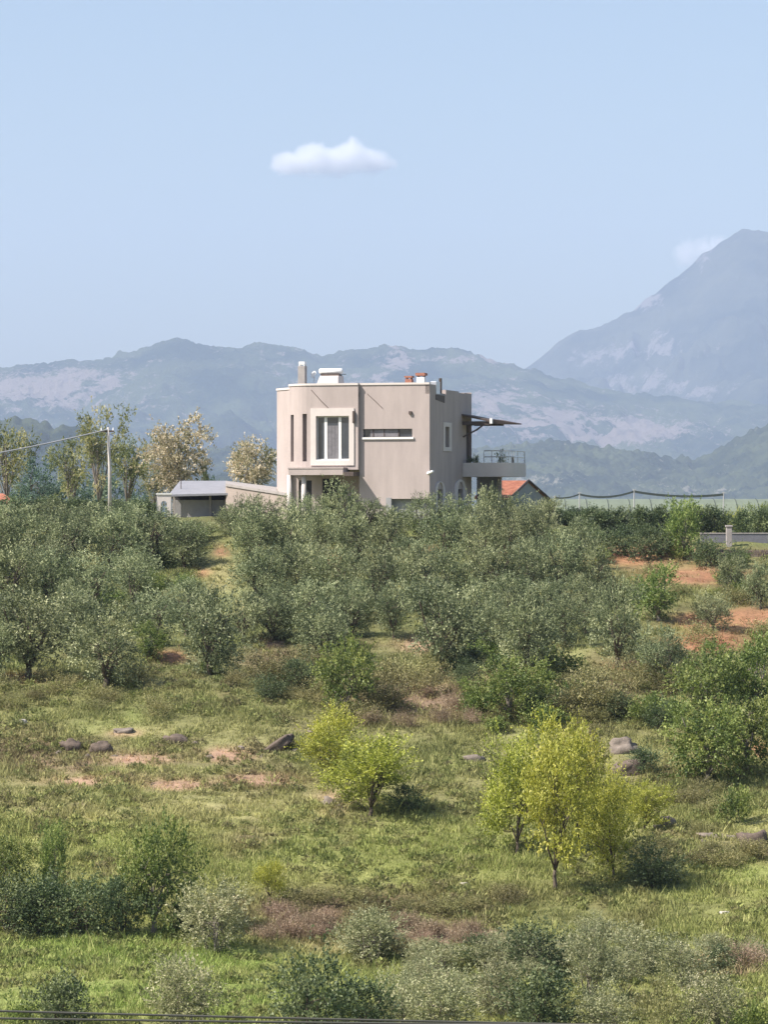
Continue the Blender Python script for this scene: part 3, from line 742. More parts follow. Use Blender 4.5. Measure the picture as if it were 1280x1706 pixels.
# clipped dark hedge along the crest at the right, and bushes beside the red roof
hx = [905, 935, 962, 990, 1017, 1045, 1073, 1100, 1127, 1162, 1190, 1240, 1275]
for i, px in enumerate(hx):
    hp = atd(px, 206 + (i % 3))
    plant('hedge', hp, (CY - hp[2] / hp[1] * F) - (841 + (i * 5) % 7), 46, f'dark green hedge shrub along the crest, {nth(i)} of the hedge', 'hedge shrub', 'hedge along the crest at the right')
lx = [(960, 918, 50), (1000, 925, 46), (1040, 922, 55), (1078, 935, 62), (1105, 925, 50), (1180, 945, 52), (1230, 945, 40)]
for i, (px, py, h) in enumerate(lx):
    plant('dark', at(px, py), h, h * 1.2, f'dark rounded shrub below the hedge, {nth(i)} of that line', 'bush', 'shrubs in front of the hedge')
for i, (px, h, w) in enumerate([(20, 34, 70), (75, 36, 70), (130, 34, 70), (185, 32, 60), (235, 34, 60)]):
    plant('hedge', atd(px, 214), h + 8, w, f'low green bush behind the crest olives at left, {nth(i)}', 'bush', 'bushes behind the crest at the left')
for i, (px, h) in enumerate([(1165, 36), (1205, 30), (1235, 36), (1268, 42)]):
    plant('fresh' if i % 2 else 'lime', atd(px, 222), h + 16, 40, ['yellowish bush behind the hedge', 'short green bush behind the hedge', 'dark green bush behind the hedge', 'bright bush behind the hedge at the frame edge'][i] + ' beside the low grey wall', 'bush')

# trees behind the crest at the left
BT = 'trees behind the crest at the left'
for kind, px, d, ytop, w, lab in [
    ('locust', 12, 236, 705, 85, 'yellow-green tree at the left frame edge behind the crest'),
    ('locust', 165, 232, 680, 95, 'tall loose locust tree right behind the concrete pole'),
    ('locust', 212, 240, 728, 80, 'green locust tree filling the gap right of the concrete pole'),
    ('locust', 118, 242, 735, 75, 'short leaning locust tree left of the concrete pole'),
    ('valley', 60, 262, 762, 90, 'haze-tinted blue-green tree low behind the crest, left of the pole trees'),
    ('valley', 190, 268, 782, 110, 'haze-tinted bluish green round tree low behind the pole'),
    ('valley', 120, 264, 790, 110, 'haze-tinted bluish green low tree under the leaning locust'),
    ('blossom', 290, 236, 697, 112, 'locust tree covered in cream blossom left of the grey shed roof'),
    ('locust', 255, 244, 775, 50, 'thin green tree under the cream blossoming locust'),
    ('blossom', 415, 246, 733, 95, 'cream and green locust tree directly left of the house'),
    ('valley', 350, 268, 798, 60, 'low haze-tinted bluish tree behind the shed roof')]:
    X, Y, Z = atd(px, d)
    plant(kind, (X, Y, Z), (CY - ytop) + (-Z) / Y * F, w, lab, 'tree', BT)
X, Y, Z = atd(341, 262)
plant('cypress', (X, Y, Z), (CY - 768) - Z / Y * F, 13, 'small dark pointed cypress between the two blossoming locusts', 'cypress')

# ------------------------------------------------------------------ grass as ground cover
def make_grass():
    rng = np.random.default_rng(4)
    n = 210000
    px = rng.uniform(-60, 1340, n)
    py = np.concatenate([rng.uniform(1110, 1760, n - 30000), rng.uniform(875, 1110, 30000)])
    # find distance with a lookup over the centre profile, then refine
    ds = np.arange(84, 214, 0.1)
    d = np.full(n, 100.0)
    Xs = np.linspace(-30, 30, 61)
    tab = np.stack([CY - zt(np.full_like(ds, 0) + xx, ds) / ds * F for xx in Xs])   # projected y per distance
    xi = np.clip(np.round((px - CX) / F * 130 + 30).astype(int), 0, 60)
    for k in range(61):
        m = xi == k
        t = tab[k][::-1]; dd = ds[::-1]
        o = np.argsort(t)
        d[m] = np.interp(py[m], t[o], dd[o])
    d = d + rng.normal(0, 0.5, n)
    X = (px - CX) / F * d; Y = d; Z = zt(X, Y)
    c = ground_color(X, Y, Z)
    dens = 0.75 + 0.5 * fbm(X / 1.5, Y / 1.5, 3, 99)
    bare = (c[:, 0] > c[:, 1] * 1.35)                      # bare soil keeps few tufts
    keep = rng.uniform(0, 1, n) < np.where(bare, 0.22, dens)
    X, Y, Z, c, px, py = X[keep], Y[keep], Z[keep], c[keep], px[keep], py[keep]
    n = len(X)
    hgt = (0.05 + 0.20 * np.clip(0.5 + fbm(X / 1.3, Y / 1.8, 3, 15), 0, 1.2)) * rng.uniform(0.6, 1.5, n)
    tall = rng.uniform(0, 1, n) < 0.04
    hgt = np.where(tall, hgt * 2.0, hgt)
    B = 4
    i = np.repeat(np.arange(n), B)
    a = rng.uniform(0, 2 * math.pi, n * B)
    r = rng.uniform(0, 0.16, n * B)
    bx = X[i] + np.cos(a) * r; by = Y[i] + np.sin(a) * r; bz = zt(bx, by) - 0.02
    h = hgt[i] * rng.uniform(0.6, 1.2, n * B)
    lean = rng.normal(0, 0.45, (n * B, 2)) * h[:, None]
    wdt = rng.uniform(0.016, 0.034, n * B)
    ang = rng.uniform(0, math.pi, n * B)
    sx_, sy_ = np.cos(ang) * wdt, np.sin(ang) * wdt
    v0 = np.stack([bx - sx_, by - sy_, bz], 1); v1 = np.stack([bx + sx_, by + sy_, bz], 1)
    v2 = np.stack([bx + lean[:, 0], by + lean[:, 1], bz + h], 1)
    V = np.stack([v0, v1, v2], 1).reshape(-1, 3)
    Fc = np.arange(n * B * 3)
    tint = rng.uniform(0.75, 1.5, (n, 1))
    straw = rng.uniform(0, 1, (n, 1)) < 0.25
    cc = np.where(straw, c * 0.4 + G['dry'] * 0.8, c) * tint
    cc = cc * np.array([1.0, 1.05, 0.95])
    Cv = np.repeat(np.repeat(cc, B, 0), 3, 0)
    # broad-leaved weeds and tussocks that make the sward lumpy
    nt_ = 5200
    pj = rng.integers(0, n, nt_)
    tx, ty = X[pj] + rng.normal(0, .2, nt_), Y[pj] + rng.normal(0, .2, nt_)
    cl = fbm(tx / 2.5, ty / 3.5, 3, 120) > -0.12
    tx, ty, tc_, tpy = tx[cl], ty[cl], c[pj][cl], py[pj][cl]
    nt_ = len(tx)
    rad = rng.uniform(.14, .42, nt_) * np.where(tpy > 1540, .8, 1.0); th = rad * rng.uniform(.45, 1.0, nt_)
    Q = 60
    i = np.repeat(np.arange(nt_), Q)
    dv = rng.normal(size=(nt_ * Q, 3)); dv /= np.linalg.norm(dv, axis=1, keepdims=True); dv[:, 2] = np.abs(dv[:, 2])
    rr = rng.uniform(.5, 1, nt_ * Q) ** .5
    P = np.stack([tx[i] + dv[:, 0] * rad[i] * rr, ty[i] + dv[:, 1] * rad[i] * rr, 0 * rr], 1)
    P[:, 2] = zt(P[:, 0], P[:, 1]) + dv[:, 2] * th[i] * rr * 1.1
    LD = dv * .6 + rng.normal(size=dv.shape) * .5 + np.array([0, 0, .5]); LD /= np.linalg.norm(LD, axis=1, keepdims=True)
    Sd = np.cross(LD, rng.normal(size=dv.shape)); Sd /= np.linalg.norm(Sd, axis=1, keepdims=True)
    ll = rng.uniform(.07, .16, (nt_ * Q, 1)); ww = ll * .28
    V2 = np.stack([P - Sd * ww, P + Sd * ww, P + LD * ll], 1).reshape(-1, 3)
    pal = np.array([[.12, .155, .05], [.18, .22, .065], [.22, .21, .09], [.15, .13, .07], [.28, .31, .10]])
    tcol = tc_ * .45 + pal[rng.integers(0, 5, nt_)] * .6
    c2 = tcol[i] * rng.uniform(.65, 1.45, (nt_ * Q, 1))
    V = np.concatenate([V, V2]); Fc = np.arange(len(V)); Cv = np.concatenate([Cv, np.repeat(c2, 3, 0)])
    m, nt, out = newmat('grass_blades')
    N = nt.nodes.new; L = nt.links.new
    at_ = N('ShaderNodeAttribute'); at_.attribute_name = 'col'
    dd = N('ShaderNodeBsdfPrincipled'); dd.inputs['Roughness'].default_value = 0.7; dd.inputs['Specular IOR Level'].default_value = 0.2
    t = N('ShaderNodeBsdfTranslucent')
    mx = N('ShaderNodeMixShader'); mx.inputs[0].default_value = 0.3
    L(at_.outputs['Color'], dd.inputs['Base Color']); L(at_.outputs['Color'], t.inputs['Color'])
    L(dd.outputs[0], mx.inputs[1]); L(t.outputs[0], mx.inputs[2]); L(mx.outputs[0], out.inputs['Surface'])
    o = mesh_np('grass', V, Fc, 3, m, colors=np.clip(Cv, 0.02, 0.8))
    tag(o, 'rough meadow grass and dry weeds covering the slope', 'grass', kind='stuff')
make_grass()

# ------------------------------------------------------------------ rocks
rock_m = plain('weathered_rock', (0.21, 0.175, 0.145), 0.9, var=0.35, scale=3, bump=0.6)
pale_m = plain('pale_stone', (0.48, 0.44, 0.38), 0.85, var=0.2, scale=5, bump=0.4)
brock_m = plain('brown_rock', (0.13, 0.10, 0.08), 0.9, var=0.35, scale=4, bump=0.6)
def rock(px, py, w, h, label, mat, tilt=0.0, seed=0, elong=0.7, cat='rock'):
    X, Y, Z = at(px, py)
    s = Y / F
    nu, nv = 18, 12
    u = np.linspace(0, 2 * math.pi, nu, endpoint=False); v = np.linspace(-1, 1, nv) * math.pi / 2 * 0.999
    U, Vv = np.meshgrid(u, v)
    x, y, z = np.cos(U) * np.cos(Vv), np.sin(U) * np.cos(Vv), np.sin(Vv)
    r = 1 + 0.30 * vnoise(x * 1.4 + seed, y * 1.4, z * 1.4, seed) + 0.24 * vnoise(x * 3.1 + seed, y * 3.1, z * 3.1, seed + 1) + 0.16 * np.round(vnoise(x * 4.6 + seed, y * 4.6, z * 4.6, seed + 2) * 2) / 2
    def sq(a): return np.sign(a) * np.abs(a) ** 0.7
    P = np.stack([sq(x) * r * w * s / 2, sq(y) * r * w * s / 2 * elong, sq(z) * r * h * s * 0.62], -1).reshape(-1, 3)
    ct, st = math.cos(tilt), math.sin(tilt)
    P = np.stack([P[:, 0] * ct - P[:, 2] * st, P[:, 1], P[:, 0] * st + P[:, 2] * ct], 1)
    Pz = P[:, 2]; P[:, 2] = np.where(Pz > 0, Pz, Pz * 0.6)
    Fc = []
    for j in range(nv - 1):
        for i in range(nu):
            Fc += [j * nu + i, j * nu + (i + 1) % nu, (j + 1) * nu + (i + 1) % nu, (j + 1) * nu + i]
    o = mesh_np('rock', P, np.array(Fc), 4, mat)
    o.location = (X, Y, Z + h * s * 0.12)
    tag(o, label, cat)
    return o
rock(120, 1250, 34, 22, 'brown boulder in the rough grass, left one of the two dark boulders', brock_m, 0.2, 1)
rock(170, 1254, 36, 24, 'brown boulder in the rough grass, right one of the two dark boulders', brock_m, -0.1, 2)
rock(296, 1237, 38, 15, 'flat grey rock lying above the pinkish bare soil', brock_m, -0.15, 3)
rock(458, 1250, 72, 17, 'long grey-brown rock slab tilted up to the right beside the yellow-green pair', brock_m, 0.62, 4, 0.4)
rock(1040, 1256, 48, 32, 'big pale-topped boulder right of the tall yellow trees', rock_m, -0.05, 26)
rock(1046, 1290, 58, 34, 'dark lower boulder directly under the big pale-topped one', brock_m, 0.1, 6)
rock(1112, 1378, 32, 22, 'small pinkish rock in the grass right of the yellow trees', rock_m, -0.2, 7)
rock(1256, 1414, 46, 36, 'brown rock outcrop at the right frame edge', brock_m, 0.1, 8)
rock(1200, 1396, 70, 10, 'low flat rock ledge left of the right edge outcrop', rock_m, -0.12, 9, 0.4)
rock(773, 1474, 14, 6, 'small white stone in the meadow grass left of the trunked trees', pale_m, 0, 10)
rock(1175, 1320, 17, 7, 'small white stone under the right green thicket', pale_m, 0, 11)
rock(38, 1206, 13, 10, 'small white stone at the far left under the olives', pale_m, 0, 12)
rock(1207, 1522, 17, 6, 'small white stone in the meadow at the lower right', pale_m, 0, 13)
rock(205, 1222, 34, 10, 'flat pinkish rock above the two dark boulders', rock_m, 0.05, 14)
rock(520, 1222, 20, 10, 'small pale rock at the upper left foot of the yellow-green trees', rock_m, 0.2, 15)
rock(555, 1345, 40, 14, 'sloping pinkish rock slab below the yellow-green pair', rock_m, -0.55, 16, 0.5)
rock(790, 1270, 30, 14, 'half sunk grey rock left of the tall yellow trees', rock_m, 0.1, 17)

for i, (px, py) in enumerate([(98, 1256), (146, 1262), (190, 1262), (262, 1246), (325, 1240), (438, 1262), (492, 1254), (1012, 1262), (1078, 1264), (1096, 1380), (1130, 1382), (1172, 1404), (1236, 1420), (350, 1262), (400, 1250)]):
    rock(px, py, RND.uniform(8, 16), RND.uniform(4, 8), ['loose stone left of the brown boulders', 'loose stone between the two brown boulders', 'loose stone right of the brown boulders', 'loose stone left of the flat grey rock', 'loose stone right of the flat grey rock', 'loose stone at the left end of the tilted slab', 'loose stone at the right end of the tilted slab', 'loose stone left of the big boulder', 'loose stone right of the big boulder', 'loose stone left of the small pinkish rock', 'loose stone right of the small pinkish rock', 'loose stone left of the low ledge', 'loose stone beside the right edge outcrop', 'loose stone left of the pink bare patch', 'loose stone on the pink bare patch'][i], rock_m, 0, 30 + i, cat='stone')

# ------------------------------------------------------------------ house
stucco = plain('beige_render', (0.425, 0.36, 0.335), 0.9, var=0.11, scale=1.3, bump=0.15, streak=1)
stucco_t = plain('pale_trim_render', (0.64, 0.58, 0.54), 0.85, var=0.05, scale=2)
white_f = plain('white_frame', (0.78, 0.77, 0.74), 0.5, var=0.03)
plinth_m = plain('grey_plinth', (0.30, 0.30, 0.30), 0.9, var=0.12, scale=1.5)
concrete = plain('pale_concrete', (0.36, 0.33, 0.31), 0.9, var=0.15, scale=2, bump=0.2)
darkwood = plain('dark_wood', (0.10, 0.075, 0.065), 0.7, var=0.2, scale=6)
roofgrey = plain('roof_screed', (0.36, 0.34, 0.33), 0.9, var=0.15, scale=1)
brick = plain('brick_red', (0.36, 0.16, 0.11), 0.9, var=0.25, scale=9)
glass = plain('window_glass', (0.045, 0.055, 0.07), 0.08, var=0.2, scale=2, spec=0.8)
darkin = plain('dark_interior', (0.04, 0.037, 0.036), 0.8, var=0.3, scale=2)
curtain = plain('grey_curtain', (0.20, 0.19, 0.20), 0.8, var=0.2, scale=5)
metal = plain('galvanised_steel', (0.55, 0.56, 0.58), 0.35, metal=0.7, var=0.08)
whitemetal = plain('white_painted_metal', (0.82, 0.82, 0.80), 0.35, var=0.03)

TH = math.radians(-17)
HX, HY, HZ = (716 - CX) / F * 200, 200.0, -0.6
house = tag(empty('house', (HX, HY, HZ), TH), 'two-storey beige flat-roofed modern house with rounded corner on the hilltop', 'house')
c17, s17 = math.cos(math.radians(17)), math.sin(math.radians(17))
def lz(py, y=0.0, x=0.0):
    d = 200 + y * c17 - x * s17
    return (CY - py) / F * d - HZ
def lx(px, y=0.0):
    # local x on a wall with local depth y
    # world X = HX + x c + y s ; d = HY - x s + y c ; px = CX + F X / d
    k = (px - CX) / F
    return (k * (HY + y * c17) - HX - y * s17) / (c17 + k * s17)
def ly(px, x=0.0):
    k = (px - CX) / F
    return (k * (HY - x * s17) - HX - x * c17) / (s17 - k * c17)

def path_wall(mb, pts, z0, z1, openings=(), depth=0.22, closed=False):
    """vertical wall along a plan path (outside on the right of travel) with openings (s0, s1, z0, z1)"""
    pts = [Vector((p[0], p[1])) for p in pts]
    cum = [0.0]
    for a, b in zip(pts, pts[1:]): cum.append(cum[-1] + (b - a).length)
    def P(s):
        s = min(max(s, 0), cum[-1])
        for k in range(len(pts) - 1):
            if s <= cum[k + 1] + 1e-9:
                t = (s - cum[k]) / (cum[k + 1] - cum[k]); return pts[k].lerp(pts[k + 1], t)
        return pts[-1]
    def Nrm(s):
        a, b = P(max(s - .02, 0)), P(min(s + .02, cum[-1])); d = (b - a).normalized(); return Vector((d.y, -d.x))
    ss = sorted(set([round(c, 5) for c in cum] + [round(v, 5) for o in openings for v in o[:2]]))
    zs = sorted(set([z0, z1] + [v for o in openings for v in o[2:4]]))
    for a, b in zip(ss, ss[1:]):
        if b - a < 1e-4: continue
        for e, f in zip(zs, zs[1:]):
            sm, zm = (a + b) / 2, (e + f) / 2
            if any(o[0] < sm < o[1] and o[2] < zm < o[3] for o in openings): continue
            p, q = P(a), P(b)
            mb.poly([(p.x, p.y, e), (q.x, q.y, e), (q.x, q.y, f), (p.x, p.y, f)])
    for o in openings:
        p, q = P(o[0]), P(o[1]); n = Nrm((o[0] + o[1]) / 2) * -depth
        pi, qi = p + n, q + n
        A = [(p.x, p.y, o[2]), (q.x, q.y, o[2]), (q.x, q.y, o[3]), (p.x, p.y, o[3])]
        B = [(pi.x, pi.y, o[2]), (qi.x, qi.y, o[2]), (qi.x, qi.y, o[3]), (pi.x, pi.y, o[3])]
        for k in range(4):
            mb.poly([A[k], B[k], B[(k + 1) % 4], A[(k + 1) % 4]])
    return P, Nrm, cum

R_ = 1.83
XA = lx(520); XB = lx(599); XS = XA - R_
arc = [(XA - R_ * math.sin(a), -0.25 + R_ - R_ * math.cos(a)) for a in [math.radians(90 - 90 * k / 10) for k in range(11)]]
ZT = lz(640); ZB = lz(782); ZR = ZT - 0.45
upper = arc + [(XB, -0.25), (XB, 0.0)]
w = MB()
# big window and slits on the rounded block
cum = [0.0]
for a, b in zip(upper, upper[1:]): cum.append(cum[-1] + math.dist(a, b))
s_arc_end = cum[10]
def s_front(px): return s_arc_end + (lx(px, -0.25) - XA)
def s_arc(px):
    # along the rounded corner: find the angle seen at this pixel
    best = None
    for k in range(901):
        a = math.radians(90 - k / 10)
        x, y = XA - R_ * math.sin(a), -0.25 + R_ - R_ * math.cos(a)
        X = HX + x * c17 + y * s17; d = HY - x * s17 + y * c17
        e = abs(CX + F * X / d - px)
        if best is None or e < best[0]: best = (e, k / 900 * s_arc_end)
    return best[1]
win = (s_front(527), s_front(582), lz(766), lz(692))
slits = [(s_arc(484.5), s_arc(489.5), lz(768), lz(689)), (s_arc(504), s_arc(511.5), lz(768), lz(688))]
Pf, Nf, _ = path_wall(w, upper, ZB, ZT, [win] + slits, 0.25)
# right block
strip = (lx(605) - XB, lx(687) - XB, lz(728), lz(714))
XP = lx(644)
path_wall(w, [(XB, 0), (XP, 0)], 0, lz(831), [], .2)
path_wall(w, [(XB, 0), (0, 0)], lz(831), ZT, [strip], 0.25)
# side wall
YB = 9.0
sw_ = (ly(741), ly(748), lz(745, 3.5), lz(711, 3.5))
door = (ly(777), ly(789), lz(772, 8), lz(702, 8))
a1 = (ly(728), ly(737), 0.2, lz(815, 2)); a2 = (ly(762), ly(771), 0.2, lz(815, 6))
path_wall(w, [(0, 0), (0, YB)], 0, ZT - 0.55, [sw_, door, a1, a2], 0.25)
for ya, yb, zz in [(0, 1.3, ZT), (3.4, 6.2, ZT - 0.22), (6.2, 7.4, ZT - 0.30), (7.4, YB, ZT - 0.26)]:
    w.poly([(0, ya, ZT - .55), (0, yb, ZT - .55), (0, yb, zz), (0, ya, zz)])
    w.poly([(0, ya, zz), (0, yb, zz), (-.25, yb, zz), (-.25, ya, zz)])
    w.poly([(-.25, ya, ZT - .55), (-.25, yb, ZT - .55), (-.25, yb, zz), (-.25, ya, zz)])
    for yy in (ya, yb): w.poly([(0, yy, ZT - .55), (-.25, yy, ZT - .55), (-.25, yy, zz), (0, yy, zz)])
path_wall(w, [(0, YB), (XS, YB), (XS, 1.58)], 0, ZT - .2)
# angled block at the left end
XL = lx(461, 2.9)
path_wall(w, [(XS, 8), (XL, 8), (XL, 2.95), (XS, 1.45), (XS, 1.9)], 0, lz(650, 2.5, XL))
w.poly([(XS, 8, lz(650, 2.5, XL)), (XL, 8, lz(650, 2.5, XL)), (XL, 2.95, lz(650, 2.5, XL)), (XS, 1.45, lz(650, 2.5, XL))])
# soffit under the overhang, roof deck and recessed ground floor
w.poly([(p[0], p[1], ZB) for p in ([(XS, 2.2)] + arc + [(XB, -0.25), (XB, 2.2)])])
d1 = (0.45, 1.25, 0.1, 2.45); d2 = (1.9, 3.0, 0.1, 2.55)
path_wall(w, [(XS, 1.7), (XB, 1.7), (XB, 0)], 0, ZB, [d1, d2], .2)
w.build('wall', stucco, house)
r = MB()
r.prism([(XS, 1.9), (XS, YB - .05), (-.05, YB - .05), (-.05, .05), (XB, .05), (XB, -.2)] + [(a, b + .05) for a, b in reversed(arc[1:])], ZR - .25, ZR)
r.build('roof', roofgrey, house)
cp = MB()
def coping(pts, z, t=0.10, out=0.05, inn=0.22):
    pts = [Vector(p) for p in pts]
    for k in range(len(pts)):
        pass
    n = len(pts)
    nr = []
    for k in range(n):
        ds = []
        if k > 0: ds.append((pts[k] - pts[k - 1]).normalized())
        if k < n - 1: ds.append((pts[k + 1] - pts[k]).normalized())
        d = sum(ds, Vector((0, 0))).normalized(); nn = Vector((d.y, -d.x))
        if len(ds) == 2: nn = nn / max(.5, nn.dot(Vector((ds[0].y, -ds[0].x))))
        nr.append(nn)
    o = [p + q * out for p, q in zip(pts, nr)]; i = [p - q * inn for p, q in zip(pts, nr)]
    for k in range(n - 1):
        a, b, c, d = o[k], o[k + 1], i[k + 1], i[k]
        cp.prism([(a.x, a.y), (b.x, b.y), (c.x, c.y), (d.x, d.y)], z - .02, z + t)
coping([Vector(p) for p in arc + [(XB, -.25)]], ZT)
coping([(XB + .0, 0), (0, 0)], ZT)
coping([(XL, 2.95), (XS, 1.45)], lz(650, 2.5, XL))
cp.build('parapet_coping', stucco_t, house)
# inner faces of the parapet
ip = MB()
ip.box(XB, -.05, .02, .24, ZR, ZT - .01)
ip.build('parapet', stucco, house)
# plinth
pl = MB(); pl.box(XP + 0.01, -0.02, 0.35, 0.5, 0, lz(831) + .05); pl.poly([(XP, 0, lz(831)), (0, 0, lz(831)), (0, .5, lz(831)), (XP, .5, lz(831))]); pl.box(XP - .02, XP + .3, -.03, .36, 0, lz(829))
pl.build('plinth', plinth_m, house)

def window_on(px0, px1, py0, py1, y, frame, n, parent=house, glassm=None, mull=0.09, dep=0.16, lab=None):
    x0, x1, z0, z1 = lx(px0, y), lx(px1, y), lz(py1), lz(py0)
    f = MB()
    t = .07
    yy = y + dep
    f.box(x0, x1, yy, yy + .06, z0, z0 + t); f.box(x0, x1, yy, yy + .06, z1 - t, z1)
    f.box(x0, x0 + t * .8, yy, yy + .06, z0 + t, z1 - t); f.box(x1 - t * .8, x1, yy, yy + .06, z0 + t, z1 - t)
    return f, x0, x1, z0, z1, yy
f, x0, x1, z0, z1, yy = window_on(527, 582, 692, 766, -0.25, white_f, 3)
for p in (543, 566.5):
    xm = lx(p, -.1); f.box(xm - .085, xm + .085, yy - .01, yy + .055, z0 + .07, z1 - .07)
f.box(x0, x1, -.30, yy, z0 - .04, z0 + .03)
fo = f.build('window', white_f, house)
edges = [x0 + .05, lx(543, -.1) - .085, lx(543, -.1) + .085, lx(566.5, -.1) - .085, lx(566.5, -.1) + .085, x1 - .05]
for k in range(3):
    g = MB(); g.box(edges[2 * k], edges[2 * k + 1], yy + .02, yy + .03, z0 + .06, z1 - .06); g.build('pane', glass, fo)
g = MB()
n = 16
for k in range(n):
    xa = edges[2] - .02 + (edges[3] - edges[2]) * k / n; xb = edges[2] - .02 + (edges[3] - edges[2]) * (k + 1) / n
    g.poly([(xa, yy + .012 - .02 * (k % 2), z0 + .08), (xb, yy + .012 - .02 * ((k + 1) % 2), z0 + .08), (xb, yy + .012 - .02 * ((k + 1) % 2), z1 - .55), (xa, yy + .012 - .02 * (k % 2), z1 - .55)])
g.build('curtain', curtain, fo)
# raised pale surround
su = MB(); X0, X1, Z0, Z1 = lx(517.5, -.3), lx(590, -.3), lz(775), lz(679)
su.box(X0, x0, -.31, -.245, Z0, Z1); su.box(x1, X1, -.31, -.245, Z0, Z1); su.box(x0, x1, -.31, -.245, z1, Z1); su.box(x0, x1, -.31, -.245, Z0, z0 - .04)
su.build('window_surround', stucco_t, house)
# strip window
f, x0, x1, z0, z1, yy = window_on(605, 687, 714, 728, 0, white_f, 4)
f = MB(); 
for px in (622, 640, 664): 
    xm = lx(px, .1); f.box(xm - .03, xm + .03, .13, .18, z0, z1)
f.box(x0, x1, .13, .18, z0, z0 + .03)
fo = f.build('window', darkwood, house)
g = MB(); g.box(x0, x1, .19, .21, z0, z1); g.build('pane', glass, fo)
g = MB(); g.box(lx(616), lx(664), .150, .156, z0 + .03, z1 - .02); g.build('curtain', curtain, fo)
sl = MB(); sl.box(x0 - .03, x1 + .1, -.09, .12, z0 - .12, z0); sl.build('window_sill', white_f, fo)
# slit windows
for so in slits:
    sm = (so[0] + so[1]) / 2; p = Pf(sm); nn = Nf(sm)
    a, b = Pf(so[0]) - nn * .2, Pf(so[1]) - nn * .2
    g = MB(); g.poly([(a.x, a.y, so[2]), (b.x, b.y, so[2]), (b.x, b.y, so[3]), (a.x, a.y, so[3])])
    wo_ = g.build('slit_window', plain('tinted_slit_glass', (0.20, 0.16, 0.15), 0.3, var=.1), house)
# side window
ya, yb, z0, z1 = sw_
g = MB(); g.box(-.2, -.18, ya, yb, z0, z1); 
f = MB()
yo0, yo1, zo0, zo1 = ly(738), ly(751.5), lz(752, 3.5), lz(704, 3.5)
f.box(-.01, .06, yo0, ya, zo0, zo1); f.box(-.01, .06, yb, yo1, zo0, zo1); f.box(-.01, .06, ya, yb, zo0, z0); f.box(-.01, .06, ya, yb, z1, zo1)
fo = f.build('window', stucco_t, house); g.build('pane', glass, fo)
# balcony door and ground floor arches
g = MB(); g.box(-.22, -.2, door[0], door[1], door[2], door[3]); g.build('balcony_door', darkwood, house)
for A, (pa, pb) in ((a1, (725, 741)), (a2, (758, 777))):
    g = MB(); g.box(-.22, -.2, A[0], A[1], A[2], A[3]); 
    f = MB(); ym = (A[0] + A[1]) / 2; hw = (A[1] - A[0]) / 2; ow = (ly(pb) - ly(pa)) / 2; zc = A[3] - .1
    K = 14
    for k in range(K):
        t0, t1 = math.pi * k / K, math.pi * (k + 1) / K
        q = [(ym - ow * math.cos(t), zc + ow * .55 * math.sin(t) + .25 * 0) for t in (t0, t1)]
        i_ = [(ym - hw * math.cos(t), zc + hw * .9 * math.sin(t)) for t in (t0, t1)]
        vs = [(.07, i_[0][0], i_[0][1]), (.07, q[0][0], q[0][1]), (.07, q[1][0], q[1][1]), (.07, i_[1][0], i_[1][1])]
        vb = [(0.0, *v[1:]) for v in vs]
        f.mesh(vs + vb, [(0, 1, 2, 3), (4, 7, 6, 5), (0, 4, 5, 1), (1, 5, 6, 2), (2, 6, 7, 3), (3, 7, 4, 0)])
    f.box(0.0, .07, ym - ow, ym - hw, .1, zc); f.box(0.0, .07, ym + hw, ym + ow, .1, zc)
    fo = f.build('arched_window', stucco_t, house); g.build('pane', glass, fo)
# canopy, columns, doors
c_ = MB(); c_.box(lx(482, -.8), lx(572, -.9), -0.95, .35, lz(791), lz(780)); c_.box(lx(482, -.8) - .03, lx(572, -.9) + .03, -0.98, .36, lz(780) - .02, lz(778.5))
c_.build('canopy', stucco, house)
c_ = MB(); c_.box(lx(572, -.9) + .05, XB - .02, -1.12, .35, ZB - .38, ZB - .14); c_.build('canopy_shade_slab', darkwood, house)  # slab coloured dark to stand in for shade at the canopy end
for px in (482.5, 506.5):
    k = MB(); xm = lx(px, -.5); k.tube([(xm, -.5, 0), (xm, -.5, lz(791) + .01)], .15, 16); k.build('column', stucco_t, house, smooth=True)
k = MB(); k.box(XB - .25, XB + .002, -.25, .3, 0, ZB - .001) 
for (a, b, e, fz), px in ((d1, 0), (d2, 0)):
    g = MB(); g.box(XS + a, XS + b, 1.88, 1.92, e, fz); g.box(XS + a + .05, XS + b - .05, 1.84, 1.88, e + .1, fz - .9); g.build('door', darkin, house)
# chimneys
def chimney(px0, px1, py0, py1, y, wd, m, capm, caph=.12, capover=.05):
    x0, x1 = lx(px0, y), lx(px1, y); z0, z1 = lz(py1, y) - .6, lz(py0, y)
    c = MB(); c.box(x0, x1, y, y + wd, z0, z1)
    o = c.build('chimney', m, house, bevel=.01)
    c = MB(); c.box(x0 - capover, x1 + capover, y - capover, y + wd + capover, z1 + .08, z1 + .08 + caph)
    for xx in (x0 + .04, x1 - .1):
        for q in (y + .04, y + wd - .1): c.box(xx, xx + .06, q, q + .06, z1, z1 + .08)
    c.build('chimney_cap', capm, o)
chimney(496.5, 508, 607, 640, 1.5, .42, concrete, whitemetal, .18, -.03)
chimney(694, 707, 628, 640, 1.5, .45, whitemetal, brick, .16, .05)
chimney(675, 686, 631, 640, 2.5, .40, brick, brick, .10, .03)
